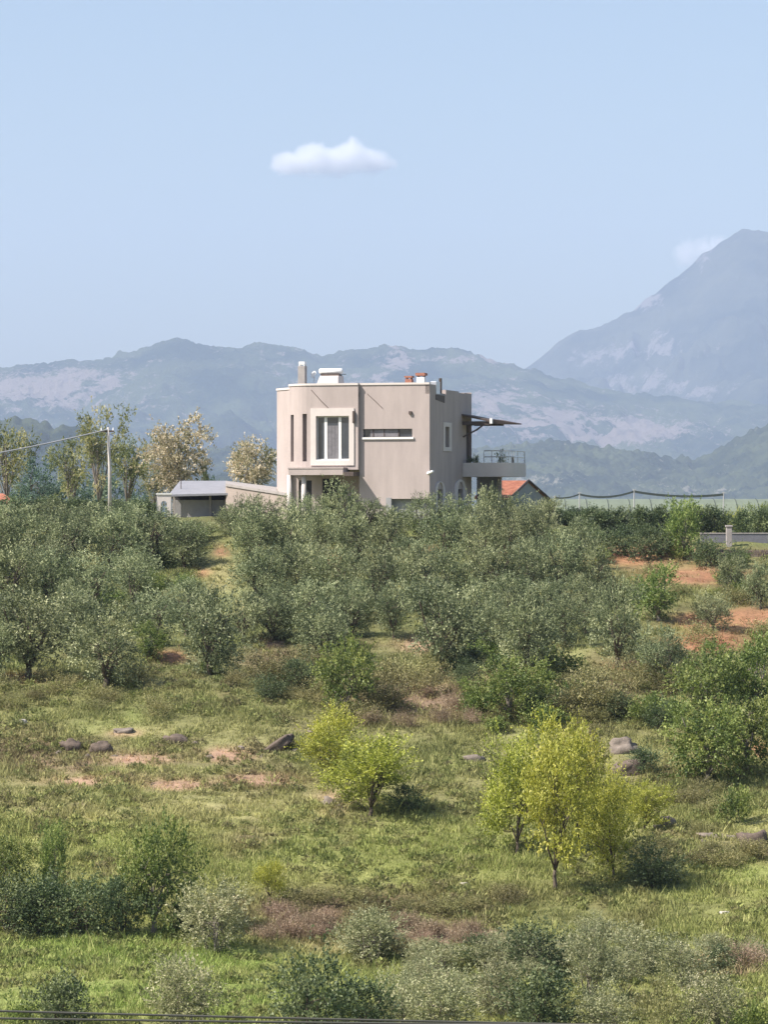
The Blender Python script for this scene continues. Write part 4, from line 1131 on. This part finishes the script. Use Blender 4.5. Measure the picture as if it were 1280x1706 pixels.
# roof housing under the water tank
c = MB()
x0, x1, xa, xb = lx(524, 3), lx(566, 3), lx(534, 3), lx(569, 3); z0, z1 = ZR, lz(624, 3)
c.mesh([(x0, 2.6, z0), (x1, 2.6, z0), (x1, 4.2, z0), (x0, 4.2, z0), (xa, 2.9, z1), (x1 - .05, 2.9, z1), (x1 - .05, 3.9, z1), (xa, 3.9, z1)],
       [(0, 1, 5, 4), (1, 2, 6, 5), (2, 3, 7, 6), (3, 0, 4, 7), (4, 5, 6, 7)])
c.build('roof_housing', stucco_t, house)
# wall lamps and modelled wire shadows
c = MB()
c.box(lx(590.5), lx(594), -.40, -.25, lz(704), lz(684)); c.build('wall_lamp', darkwood, house, bevel=.02)
c = MB(); c.box(lx(682), lx(686.5), -.12, 0, lz(690), lz(685)); c.build('wall_lamp', darkwood, house)
c = MB(); c.tube([(lx(713), -.06, lz(789)), (lx(724), -.25, lz(785))], [.09, .07], 8); c.tube([(lx(716), .02, lz(790)), (lx(716), -.1, lz(788))], .03, 6); c.build('wall_lamp', whitemetal, house)
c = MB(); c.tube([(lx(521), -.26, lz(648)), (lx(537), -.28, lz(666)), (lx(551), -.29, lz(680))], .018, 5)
c.tube([(lx(612), -.02, lz(655)), (lx(626), -.03, lz(668)), (lx(638), -.03, lz(680))], .014, 5); c.build('wire_shadow', darkwood, house)  # thin dark strips on the wall stand in for shadows of wires
# balcony
bx1 = 3.05; by0 = 7.0; by1 = 10.2
zb0, zb1, zrail = lz(797, by0, 1), lz(771, by0, 1), lz(751, by0, 2)
b = MB(); b_out = [(.01, by0)] + [(bx1 - .8 + .8 * math.sin(q), by0 + .8 - .8 * math.cos(q)) for q in [math.radians(9 * k) for k in range(11)]] + [(bx1, by1), (.01, by1)]
b.prism(b_out, zb0 + .1, zb0 + .3)
b_in = [(.01, by0 + .14)] + [(bx1 - .8 + .66 * math.sin(q), by0 + .8 - .66 * math.cos(q)) for q in [math.radians(9 * k) for k in range(11)]] + [(bx1 - .14, by1 - .14), (.01, by1 - .14)]
for k in range(len(b_out) - 1):
    b.prism([b_out[k], b_out[k + 1], b_in[k + 1], b_in[k]], zb0 + .29, zb1)
bo = b.build('balcony', stucco_t, house)
rl = MB()
mid = [((a[0] + b_[0]) / 2, (a[1] + b_[1]) / 2) for a, b_ in zip(b_out, b_in)][:-1]
mid = [(1.3, mid[0][1])] + [p for p in mid if p[0] > 1.35] 
mid = mid[:-1] + [(mid[-1][0], by0 + 1.5), (mid[-1][0], by0 + 2.3), mid[-1]]
for p in mid[::2] + [mid[-1], ((1.3 + mid[1][0]) / 2, mid[0][1])]: rl.tube([(p[0], p[1], zb1), (p[0], p[1], zrail)], .022, 5)
for zz in (zrail, (zb1 + zrail) / 2): rl.tube([(p[0], p[1], zz) for p in mid], .03, 6)
rl.build('railing', metal, bo)
c = MB(); c.box(1.36, 1.6, by1 - .4, by1 - .15, 0, zb0 + .1); c.build('balcony_pillar', stucco, house)
c = MB(); c.box(.02, 1.35, by1 - .1, by1, 0, zb0 + .1); c.build('ground_floor_wall', plinth_m, house)
# awning over the balcony
zA, zM, zE = lz(690, 7, 0), lz(700, 7, 1.7), lz(704.5, 7, 3)
a_ = MB()
xe = 3.1; xm_ = 1.75
a_.mesh([(0, 6.8, zA), (xm_, 6.8, zM), (xm_, 9.6, zM), (0, 9.6, zA), (0, 6.8, zA - .1), (xm_, 6.8, zM - .12), (xm_, 9.6, zM - .12), (0, 9.6, zA - .1)],
        [(0, 1, 2, 3), (7, 6, 5, 4), (0, 4, 5, 1), (1, 5, 6, 2), (2, 6, 7, 3), (3, 7, 4, 0)])
a_.mesh([(xm_ + .1, 6.9, zM + .06), (xe, 7.6, zE), (xe, 9.0, zE), (xm_ + .1, 9.5, zM + .06), (xm_ + .1, 6.9, zM - .2), (xe, 7.6, zE - .06), (xe, 9.0, zE - .06), (xm_ + .1, 9.5, zM - .2)],
        [(0, 1, 2, 3), (7, 6, 5, 4), (0, 4, 5, 1), (1, 5, 6, 2), (2, 6, 7, 3), (3, 7, 4, 0)])
ao = a_.build('awning', darkwood, house)
c = MB()
for q in (6.9, 8.2, 9.5):
    c.box(.02, xm_ + .1, q, q + .1, lz(708, 7, 1), lz(702, 7, 1))
    if q < 7: c.tube([(.05, q + .05, lz(728, 7, .5)), (.9, q + .05, lz(716, 7, 1)), (1.5, q + .05, lz(704, 7, 1.5))], .05, 6)
c.build('bracket', darkwood, ao)
c = MB(); c.box(xm_ - .02, xm_ + .14, 6.75, 6.9, lz(706, 7, 1.7), lz(697, 7, 1.7)); c.build('bracket_joint', whitemetal, ao)
# left link wall of the house towards the shed (local to the world, plain terrace wall)

def on_house(x, y, z):
    v = Matrix.Rotation(TH, 4, 'Z') @ Vector((x, y, z)); return (HX + v.x, HY + v.y, HZ + v.z)
# solar water tank on the roof
t = tag(empty('water_tank', on_house(lx(549, 3), 3.4, lz(624, 3)), TH), 'white horizontal solar water tank on the roof of the house', 'water tank')
c = MB(); L_ = .68
c.tube([(-L_ - .06, -.1, .28), (-L_, -.1, .28), (L_, -.1, .28), (L_ + .06, -.1, .28)], [.08, .165, .165, .08], 16); c.build('tank', whitemetal, t, smooth=True)
c = MB(); c.box(-.56, .56, -.3, .3, 0.0, .13)
for xx in (-.5, .5): c.box(xx - .03, xx + .03, -.13, -.07, .10, .16)
c.build('tank_frame', darkwood, t)
c = MB(); c.mesh([(-.62, -.2, .06), (.62, -.2, .06), (.62, .9, .9 - .8), (-.62, .9, .1), (-.62, -.2, .12), (.62, -.2, .12), (.62, .9, .16), (-.62, .9, .16)], [(4, 5, 6, 7), (0, 1, 5, 4), (1, 2, 6, 5), (2, 3, 7, 6), (3, 0, 4, 7)]); c.build('solar_collector', glass, t)
# satellite dish
t = tag(empty('satellite_dish', on_house(lx(524, 2.2), 2.2, ZR), TH), 'small white satellite dish left of the water tank on the roof', 'satellite dish')
c = MB(); zc = lz(622, 2.2) - ZR
c.tube([(0, 0, 0), (0, 0, zc)], .025, 6); c.build('mast', metal, t)
c = MB(); K = 16; ring = [(0, 0, 0)]
dv = Vector((-.5, -.7, .3)).normalized(); ax = dv.cross(Vector((0, 0, 1))).normalized(); ay = ax.cross(dv)
vs = [Vector((0, 0, zc)) ]
for rr, dz in ((.12, .02), (.22, .07)):
    for k in range(K):
        q = 2 * math.pi * k / K; vs.append(Vector((0, 0, zc)) + (ax * math.cos(q) + ay * math.sin(q)) * rr + dv * dz)
fs = [(0, 1 + k, 1 + (k + 1) % K) for k in range(K)] + [(1 + k, 1 + K + k, 1 + K + (k + 1) % K, 1 + (k + 1) % K) for k in range(K)]
c.mesh(vs, fs); c.build('dish', whitemetal, t, smooth=True)
c = MB(); c.tube([Vector((0, 0, zc - .2)), Vector((0, 0, zc)) + dv * .3], .012, 5); c.build('feed_arm', metal, t)
# air-conditioning unit sitting in the parapet notch at the side
t = tag(empty('air_conditioner', on_house(-.2, 2.2, ZT - .55), TH), 'pale box unit with dark vertical pipe on the right roof edge', 'air conditioner')
c = MB(); c.box(-.15, .2, -.8, .0, .02, .75); c.build('casing', metal, t, bevel=.02)
c = MB(); c.box(.02, .14, .35, .6, .0, .98); c.build('flue', darkwood, t)
c = MB(); c.mesh([(.22, -1, -.3), (.22, .9, -.45), (.22, .9, -.02), (.22, -1, -.02), (.02, -1, -.3), (.02, .9, -.45), (.02, .9, -.02), (.02, -1, -.02)], [(0, 1, 2, 3), (4, 7, 6, 5), (0, 4, 5, 1), (1, 5, 6, 2), (2, 6, 7, 3), (3, 7, 4, 0)]); c.build('support', darkwood, t)
# plants and chair on the balcony
def potted(x, y, z, h, wd, label, kindm):
    t = tag(empty('potted_plant', on_house(x, y, z), TH), label, 'potted plant')
    c = MB(); c.tube([(0, 0, 0), (0, 0, .25)], [.11, .16], 10); c.build('pot', brick, t, smooth=True)
    V, Fc, tone, C = crown(int(x * 100), h, wd, .2, 12, 12, 6, .12, .09, .05, clump_r=.14)
    mesh_np('foliage', V, Fc, 4, M[kindm], t, attrs={'tone': tone})
potted(.55, by0 + .5, zb0 + .3, 1.15, .8, 'dark bushy plant on the balcony next to the house wall', 'dark')
potted(2.2, by0 + .5, zb0 + .3, 1.45, .75, 'round dark plant near the outer corner of the balcony', 'dark')
t = tag(empty('balcony_chair', on_house(2.65, by0 + .8, zb0 + .3), TH), 'dark chair in the outer corner of the balcony', 'chair')
c = MB(); c.box(-.22, .22, -.22, .22, .42, .47); c.build('seat', darkwood, t)
c = MB(); c.box(.18, .23, -.22, .22, .47, .95); c.build('backrest', darkwood, t)
for a in (-.2, .2):
    for b_ in (-.2, .2):
        c = MB(); c.tube([(a, b_, 0), (a, b_, .42)], .02, 6); c.build('leg', darkwood, t)

# ------------------------------------------------------------------ shed left of the house
def wp(px, py, d):     # world point seen at a pixel, at distance d
    return Vector(((px - CX) / F * d, d, (CY - py) / F * d))
shed = tag(empty('shed', ((330 - CX) / F * 208, 208, -.6)), 'low grey shed with sloping grey sheet roof left of the house', 'shed')
so_ = Vector(shed.location)
def quad_solid(mb, A, B, C_, D, down):
    vs = [A, B, C_, D] + [p - Vector((0, 0, down)) for p in (A, B, C_, D)]
    mb.mesh([tuple(v - so_) for v in vs], [(0, 1, 2, 3), (7, 6, 5, 4), (0, 4, 5, 1), (1, 5, 6, 2), (2, 6, 7, 3), (3, 7, 4, 0)])
sheet = plain('grey_roof_sheet', (0.27, 0.27, 0.29), 0.6, var=0.1, scale=2)
shedwall = plain('grey_shed_wall', (0.33, 0.32, 0.32), 0.9, var=0.12, scale=1.5)
rf = MB(); quad_solid(rf, wp(281, 824, 207), wp(398, 821, 207), wp(378, 801, 213), wp(300, 801, 213), .12)
rf.build('roof', sheet, shed)
wl = MB()
x0, x1 = wp(288, 0, 208.5).x - so_.x, wp(397, 0, 208.5).x - so_.x
wl.box(x0, x1, 0.6, 4.2, 0, wp(0, 833, 208.5).z + .6); wl.build('wall', shedwall, shed)
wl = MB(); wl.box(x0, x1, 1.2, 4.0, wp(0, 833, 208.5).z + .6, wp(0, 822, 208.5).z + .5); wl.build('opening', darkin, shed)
for px in (290, 350, 396):
    c = MB(); xx = wp(px, 0, 208.2).x - so_.x; c.box(xx - .06, xx + .06, .3, .42, 0, wp(0, 825, 208).z + .6); c.build('post', concrete, shed)
c = MB(); xx = wp(299, 0, 208).x - so_.x; c.tube([(xx, 1.5, 1.4), (xx, 1.5, (CY - 798) / F * 209 + .6)], .03, 6); c.build('antenna', darkwood, shed)
# white gate pier with an arched niche
gp = tag(empty('gate_pier', ((273 - CX) / F * 206, 206, -.6)), 'short white pier with an arched opening at the left end of the shed', 'gate pier')
c = MB(); hw = .42; H_ = (CY - 824) / F * 206 + .6; K = 10
prev = None
c.box(-hw, -hw * .42, 0, .3, 0, H_); c.box(hw * .42, hw, 0, .3, 0, H_)
aw = hw * .42; zc = H_ - .55
for k in range(K):
    t0, t1 = math.pi * k / K, math.pi * (k + 1) / K
    xa, xb = -aw * math.cos(t0), -aw * math.cos(t1); za, zb = zc + aw * math.sin(t0), zc + aw * math.sin(t1)
    c.mesh([(xa, 0, za), (xb, 0, zb), (xb, 0, H_), (xa, 0, H_), (xa, .3, za), (xb, .3, zb), (xb, .3, H_), (xa, .3, H_)], [(0, 1, 2, 3), (4, 7, 6, 5), (0, 4, 5, 1), (3, 2, 6, 7)])
c.build('pier', stucco_t, gp)
c = MB(); c.box(-hw - .05, hw + .05, -.05, .35, H_, H_ + .08); c.build('pier_cap', white_f, gp)
# terrace annex between shed and house: pale sloping top, brownish wall
an = tag(empty('annex_wall', ((425 - CX) / F * 206, 206, -.6)), 'low beige annex wall with pale sloping coping joining shed and house', 'wall')
so_ = Vector(an.location)
c = MB(); A, B, C_, D = wp(376, 806, 207), wp(478, 822, 204), wp(474, 813, 211), wp(376, 801, 212.5)
vs = [A, B, C_, D]; top = [v - so_ for v in vs]
c.mesh([tuple(v) for v in top] + [(v.x, v.y, v.z - .14) for v in top], [(0, 1, 2, 3), (7, 6, 5, 4), (0, 4, 5, 1), (1, 5, 6, 2), (2, 6, 7, 3), (3, 7, 4, 0)])
c.build('coping', concrete, an)
c = MB(); A, B = top[0], top[1]
c.mesh([(A.x, A.y + .1, 0), (B.x, B.y + .1, 0), (B.x, B.y + .1, B.z - .14), (A.x, A.y + .1, A.z - .14), (A.x, A.y + 3, 0), (B.x, B.y + 3, 0), (B.x, B.y + 3, B.z - .14), (A.x, A.y + 3, A.z - .14)], [(0, 1, 2, 3), (1, 5, 6, 2), (5, 4, 7, 6), (4, 0, 3, 7)])
c.build('wall', plain('brown_beige_render', (0.36, 0.30, 0.26), .9, var=.12, scale=1.5), an)

# ------------------------------------------------------------------ red-roofed house behind
tile = plain('terracotta_tiles', (0.50, 0.17, 0.09), 0.85, var=0.25, scale=5)
def tiled(name, mats=None):
    m, nt, out = newmat(name); N = nt.nodes.new; L = nt.links.new
    p = N('ShaderNodeBsdfPrincipled'); p.inputs['Roughness'].default_value = .85
    tc = N('ShaderNodeTexCoord'); wv = N('ShaderNodeTexWave'); wv.bands_direction = 'Y'; wv.inputs['Scale'].default_value = 4; wv.inputs['Distortion'].default_value = 1.0
    L(tc.outputs['Object'], wv.inputs['Vector'])
    n = N('ShaderNodeTexNoise'); n.inputs['Scale'].default_value = 4; n.inputs['Detail'].default_value = 6; L(tc.outputs['Object'], n.inputs['Vector'])
    cr = N('ShaderNodeValToRGB'); cr.color_ramp.elements[0].color = (.36, .11, .06, 1); cr.color_ramp.elements[1].color = (.66, .27, .16, 1); cr.color_ramp.elements[0].position = .3; cr.color_ramp.elements[1].position = .7
    L(n.outputs['Fac'], cr.inputs[0]); L(cr.outputs[0], p.inputs['Base Color'])
    b = N('ShaderNodeBump'); b.inputs['Distance'].default_value = .05; L(wv.outputs['Fac'], b.inputs['Height']); L(b.outputs[0], p.inputs['Normal'])
    L(p.outputs[0], out.inputs['Surface']); return m
tile = tiled('terracotta_tiles')
d0, d1_ = 214.0, 217.0
base = Vector(((860 - CX) / F * d0, d0, -.9))
rh = tag(empty('red_roofed_house', base), 'small low house with terracotta tiled gable roof right of the big house', 'house')
def rel(v): return v - base
c = MB()
ev = rel(wp(815, 826, 212)); rdg = rel(wp(879, 800, 214)); rr_ = rel(wp(917, 832, 214.5))
lf = rel(wp(812, 799.5, 217)); 
# left slope (seen), right slope (edge on), 12 cm thick
def slab(mb, pts, dn=.12):
    n = len(pts); vs = [tuple(p) for p in pts] + [(p[0], p[1], p[2] - dn) for p in pts]
    mb.mesh(vs, [tuple(range(n)), tuple(reversed(range(n, 2 * n)))] + [(i, n + i, n + (i + 1) % n, (i + 1) % n) for i in range(n)])
A = rel(wp(848, 826, 212.0)); 
slab(c, [rel(wp(790, 829, 211)), rel(wp(850, 829, 211)), rel(wp(881, 800.5, 215)), rel(wp(815, 800.5, 215))])
slab(c, [rel(wp(881, 800.5, 215)), rel(wp(919, 833, 219.5)), rel(wp(852, 833, 219.5)), rel(wp(815, 800.5, 215))])
c.build('roof', tile, rh)
c = MB()
P1, P2, P3 = rel(wp(853, 829, 211.3)), rel(wp(880, 803.5, 215)), rel(wp(914, 831, 219.2))
c.poly([(P1.x, P1.y, 0), (P3.x, P3.y, 0), (P3.x, P3.y, P3.z), (P2.x, P2.y, P2.z), (P1.x, P1.y, P1.z)])
Q1 = rel(wp(795, 829, 211.3)); Q3 = rel(wp(850, 831, 219.2)); Q2 = rel(wp(816, 803.5, 215))
c.poly([(Q1.x, Q1.y, 0), (P1.x, P1.y, 0), (P1.x, P1.y, P1.z - .1), (Q1.x, Q1.y, Q1.z - .1)])
c.poly([(Q1.x, Q1.y, 0), (Q3.x, Q3.y, 0), (Q3.x, Q3.y, Q3.z), (Q2.x, Q2.y, Q2.z), (Q1.x, Q1.y, Q1.z)])
c.build('wall', plain('grey_green_render', (0.30, 0.31, 0.29), .9, var=.1), rh)
c = MB(); c.tube([rel(wp(851, 829, 210.8)), rel(wp(881, 800, 214.8)), rel(wp(919, 833, 219.3))], .07, 5); c.build('verge_board', darkwood, rh)
# another tiled roof at the left frame edge
base2 = Vector(((5 - CX) / F * 225, 225, -1.0))
r2 = tag(empty('tiled_house', base2), 'corner of an orange tiled roof at the left frame edge', 'house')
c = MB(); q = lambda a, b, d: wp(a, b, d) - base2
slab(c, [q(-80, 850, 222), q(50, 850, 222), q(5, 822, 226), q(-80, 822, 226)]); slab(c, [q(5, 822, 226), q(50, 850, 230), q(-80, 850, 230), q(-80, 822, 226)])
c.build('roof', tile, r2)
c = MB(); a0, a1_ = q(-70, 850, 222.5), q(44, 850, 222.5); zz = a0.z - .05; c.box(a0.x, a1_.x, a0.y, a0.y + 7, 0, zz); c.build('wall', shedwall, r2)

# ------------------------------------------------------------------ pole, cables, netting
pm = plain('pole_concrete', (0.50, 0.46, 0.42), .9, var=.15, scale=5)
X, Y, Z = atd(183, 205)
pole = tag(empty('utility_pole', (X, Y, Z)), 'slim pale concrete utility pole standing at the crest on the left', 'utility pole')
ht = (CY - 712) / F * 205 - Z
c = MB(); c.tube([(0, 0, -.3), (0, 0, ht * .5), (-.10, 0, ht)], [.12, .095, .07], 12); c.build('shaft', pm, pole, smooth=True)
c = MB(); c.box(-.55, .25, -.06, .06, ht - .28, ht - .18); c.build('crossarm', darkwood, pole)
for xx in (-.5, 0.2):
    c = MB(); c.tube([(xx, 0, ht - .18), (xx, 0, ht - .02)], [.05, .03], 8); c.build('insulator', whitemetal, pole)
cable_m = plain('cable_sheath', (0.33, 0.34, 0.36), .6, var=.05)
dark_cable = plain('dark_cable_sheath', (0.07, 0.07, 0.06), .8, var=.05)
def cable(name, A, B, sag, r, label, n=40, mat=cable_m):
    c = MB(); pts = []
    for k in range(n + 1):
        t = k / n; p = A.lerp(B, t); p.z -= sag * 4 * t * (1 - t); pts.append(p - A)
    c.tube(pts, r, 6); o = c.build(name, mat); o.location = A
    tag(o, label, 'cable'); return o
A = Vector((X - .1, Y, Z + ht - .12))
cable('overhead_cable', A, wp(-700, 800, 190), 1.1, .045, 'twisted overhead cable running left from the pole head')
cable('overhead_cable', wp(-1400, 1640, 62), wp(2200, 1725, 62), .12, .022, 'upper of the two dark cables crossing the bottom edge', mat=dark_cable)
cable('overhead_cable', wp(-1400, 1668, 61), wp(2200, 1712, 61), .12, .022, 'lower of the two dark cables crossing the bottom edge', mat=dark_cable)
npost = plain('net_post', (0.42, 0.42, 0.42), .6, var=.05)
netm = plain('dark_green_net', (0.06, 0.075, 0.07), .8, var=.1)
NP = [(925, 826), (966, 820), (1057, 815), (1206, 820)]
tops = []
for i, (px, py) in enumerate(NP):
    X, Y, Z = atd(px, 238)
    zt_ = (CY - py) / F * 238
    c = MB(); c.tube([(0, 0, -.2), (0, 0, zt_ - Z)], .045, 8); c.tube([(-.12, 0, zt_ - Z - .05), (.12, 0, zt_ - Z - .05)], .03, 6)
    o = c.build('net_post', npost); o.location = (X, Y, Z)
    tag(o, ['short grey net post behind the red roof', 'thin grey net post behind the hedge, left of the tall one', 'tall pale net post in the middle of the sagging net', 'grey net post behind the hedge at the right'][i], 'post', 'posts of the sagging net')
    tops.append(Vector((X, Y, zt_ - .08)))
for i in range(3):
    A, B = tops[i], tops[i + 1]
    c = MB(); n = 24; sag = [.12, .28, .22][i]; hgt = [.10, .14, .16][i]
    for k in range(n):
        def pp(k):
            t = k / n; p = A.lerp(B, t); p.z -= sag * 4 * t * (1 - t); return p - A
        a, b = pp(k), pp(k + 1)
        hh = hgt
        c.mesh([(a.x, -.03, a.z), (b.x, -.03, b.z), (b.x, -.03, b.z - hh), (a.x, -.03, a.z - hh), (a.x, .03, a.z), (b.x, .03, b.z), (b.x, .03, b.z - hh), (a.x, .03, a.z - hh)],
               [(0, 3, 2, 1), (4, 5, 6, 7), (0, 1, 5, 4), (3, 7, 6, 2)])
    o = c.build('rolled_net', netm); o.location = A
    tag(o, ['short dark rolled net hung behind the red roof', 'dark sagging rolled net left of the tall net post', 'dark sagging rolled net right of the tall net post'][i], 'net', 'rolled nets between the posts')
# long pale greenhouse behind the hedge
X0, X1 = (905 - CX) / F * 252, (1330 - CX) / F * 252
gh = tag(empty('greenhouse', ((X0 + X1) / 2, 252, -2.2)), 'long low pale greenhouse tunnel behind the dark hedge at right', 'greenhouse')
c = MB(); K = 10; hw = 3.0; hh = (CY - 831) / F * 249 + 2.2; Lh = (X1 - X0) / 2
pr = [(hw * -math.cos(math.pi * k / K), hh * math.sin(math.pi * k / K) ** .6) for k in range(K + 1)]
for k in range(K):
    for j in range(12):
        xa, xb = -Lh + 2 * Lh * j / 12, -Lh + 2 * Lh * (j + 1) / 12
        c.poly([(xa, *pr[k]), (xb, *pr[k]), (xb, *pr[k + 1]), (xa, *pr[k + 1])])
for xx in (-Lh, Lh): c.poly([(xx, *p) for p in pr])
c.build('plastic_cover', plain('dusty_plastic', (0.17, 0.20, 0.15), .6, var=.15, scale=.8), gh)
c = MB()
for j in range(13):
    xx = -Lh + 2 * Lh * j / 12; c.tube([(xx, p[0] * 1.005, p[1] * 1.005) for p in pr], .03, 4)
c.build('hoop', netm, gh)
# low grey wall, white post and dry stone wall at the right
X, Y, Z = at(1218, 905); 
lw = tag(empty('garden_wall', (X, Y, Z)), 'low smooth grey garden wall at the crest on the right', 'wall')
s_ = Y / F
c = MB(); c.box(-50 * s_, 62 * s_, 0, .25, -.2, .52); c.build('wall', plain('grey_block', (0.18, 0.18, 0.20), .9, var=.12), lw)
c = MB(); c.box(-50 * s_ - .03, 62 * s_ + .03, -.03, .28, .52, .58); c.build('coping', concrete, lw)
X, Y, Z = at(1215, 911)
c = MB(); c.box(-.16, .16, -.16, .16, -.2, 1.1); c.box(-.2, .2, -.2, .2, 1.1, 1.2); o = c.build('wall_post', concrete, bevel=.02); o.location = (X, Y, Z); tag(o, 'pale square post in front of the low grey garden wall', 'post')
X, Y, Z = at(1225, 930)
sw = tag(empty('stone_wall', (X, Y, Z)), 'brown dry stone terrace wall under the grey garden wall', 'wall')
c = MB(); rr = random.Random(5)
for row in range(3):
    x = -65 * Y / F
    while x < 90 * Y / F:
        ww = rr.uniform(.22, .5); h_ = .17
        z = -.15 + row * .18; jy = rr.uniform(-.05, .05); e = rr.uniform(.01, .03)
        zg = float(zt(X + x, Y)) - Z
        c.mesh([(x + e, jy, z + zg), (x + ww - e, jy + rr.uniform(-.03, .03), z + zg), (x + ww - e, jy + .3, z + zg), (x + e, jy + .3, z + zg),
                (x + e + .02, jy + .02, z + h_ + zg), (x + ww - e - .02, jy + .02, z + h_ + zg - rr.uniform(0, .03)), (x + ww - e, jy + .3, z + h_ + zg), (x + e, jy + .3, z + h_ + zg)],
               [(3, 2, 1, 0), (4, 5, 6, 7), (0, 1, 5, 4), (1, 2, 6, 5), (2, 3, 7, 6), (3, 0, 4, 7)])
        x += ww
c.build('stones', brock_m, sw)
# a tiny white house far away on the mountain flank
SV, SPX, SPY = SURF['mountain_peak']
SP_ = CY - SV[:, 2] / SV[:, 1] * F
e = np.abs(SPX - 1022) + np.abs(SP_ - 653) + np.where(SV[:, 1] > 13500, 99, 0)
p = Vector(tuple(float(q) for q in SV[int(np.argmin(e))]))
fh = tag(empty('far_house', p), 'tiny bright white house far away on the mountain flank', 'house')
c = MB(); c.box(-5, 5, 0, 9, -3, 5); c.build('wall', whitemetal, fh)
c = MB(); c.mesh([(-5.5, -.5, 5), (5.5, -.5, 5), (5.5, 9.5, 5), (-5.5, 9.5, 5), (-5.5, 4.5, 8), (5.5, 4.5, 8)], [(0, 1, 5, 4), (2, 3, 4, 5), (0, 4, 3), (1, 2, 5)]); c.build('roof', whitemetal, fh)

# ------------------------------------------------------------------ clouds (real volumes, beyond the haze)
def cloud(name, px, py, D, wpx, hpx, blobs, dens, label, seed):
    cpos = wp(px, py, D); s = D / F
    HW, HH = wpx * s / 2, hpx * s / 2
    m, nt, out = newmat(name + '_vapour'); N = nt.nodes.new; L = nt.links.new
    tc = N('ShaderNodeTexCoord')
    n = N('ShaderNodeTexNoise'); n.inputs['Scale'].default_value = 5.5 / (HW); n.inputs['Detail'].default_value = 5; n.inputs['Roughness'].default_value = .6
    L(tc.outputs['Object'], n.inputs['Vector'])
    ns = N('ShaderNodeMath'); ns.operation = 'MULTIPLY_ADD'; ns.inputs[1].default_value = 1.5; ns.inputs[2].default_value = -.75
    L(n.outputs['Fac'], ns.inputs[0])
    acc = None
    for (bx, bz, bw, bh) in blobs:        # centre and radii in half widths
        mp = N('ShaderNodeMapping'); mp.vector_type = 'POINT'
        mp.inputs['Location'].default_value = (-bx / bw, 0, -bz / bh)
        mp.inputs['Scale'].default_value = (1 / (HW * bw), 1 / (HW * .45), 1 / (HH * bh))
        L(tc.outputs['Object'], mp.inputs[0])
        ln = N('ShaderNodeVectorMath'); ln.operation = 'LENGTH'; L(mp.outputs[0], ln.inputs[0])
        sb = N('ShaderNodeMath'); sb.operation = 'SUBTRACT'; sb.inputs[0].default_value = 1.0; L(ln.outputs['Value'], sb.inputs[1])
        if acc is None: acc = sb
        else:
            mxn = N('ShaderNodeMath'); mxn.operation = 'SMOOTH_MAX'; mxn.inputs[2].default_value = .25; L(acc.outputs[0], mxn.inputs[0]); L(sb.outputs[0], mxn.inputs[1]); acc = mxn
    ad = N('ShaderNodeMath'); ad.operation = 'ADD'; L(acc.outputs[0], ad.inputs[0]); L(ns.outputs[0], ad.inputs[1])
    mr = N('ShaderNodeMapRange'); mr.inputs['From Min'].default_value = .0; mr.inputs['From Max'].default_value = .6; mr.inputs['To Max'].default_value = dens
    L(ad.outputs[0], mr.inputs['Value'])
    v = N('ShaderNodeVolumePrincipled'); v.inputs['Color'].default_value = (1, 1, 1, 1); v.inputs['Anisotropy'].default_value = 0.0
    L(mr.outputs[0], v.inputs['Density']); L(v.outputs[0], out.inputs['Volume'])
    b = MB(); b.box(-HW * 1.15, HW * 1.15, -HW * .55, HW * .55, -HH * 1.2, HH * 1.2)
    o = b.build(name, m); o.location = cpos
    tag(o, label, 'cloud')
    return o
cloud('cloud', 552, 268, 16500, 215, 78, [(-.62, -.15, .36, .55), (-.25, .05, .40, .75), (.12, -.05, .4, .7), (.33, .3, .26, .72), (.62, -.05, .38, .55)], 0.02,
      'single small white cloud floating alone in the sky', 1)
cloud('cloud', 1168, 420, 16800, 110, 80, [(-.4, -.1, .5, .7), (.1, .0, .5, .7), (.5, .25, .4, .5)], 0.012,
      'thin pinkish cloud wisp clinging to the mountain flank', 2)

# ------------------------------------------------------------------ haze
hz, nt, out = newmat('haze_air')
v = nt.nodes.new('ShaderNodeVolumePrincipled')
v.inputs['Color'].default_value = HAZE_COLOR
v.inputs['Density'].default_value = HAZE_DENSITY
v.inputs['Anisotropy'].default_value = 0.0
nt.links.new(v.outputs[0], out.inputs['Volume'])
b = MB(); b.box(-9500, 9500, -100, 15200, -150, 1250)
o = b.build('haze', hz); tag(o, kind='stuff')
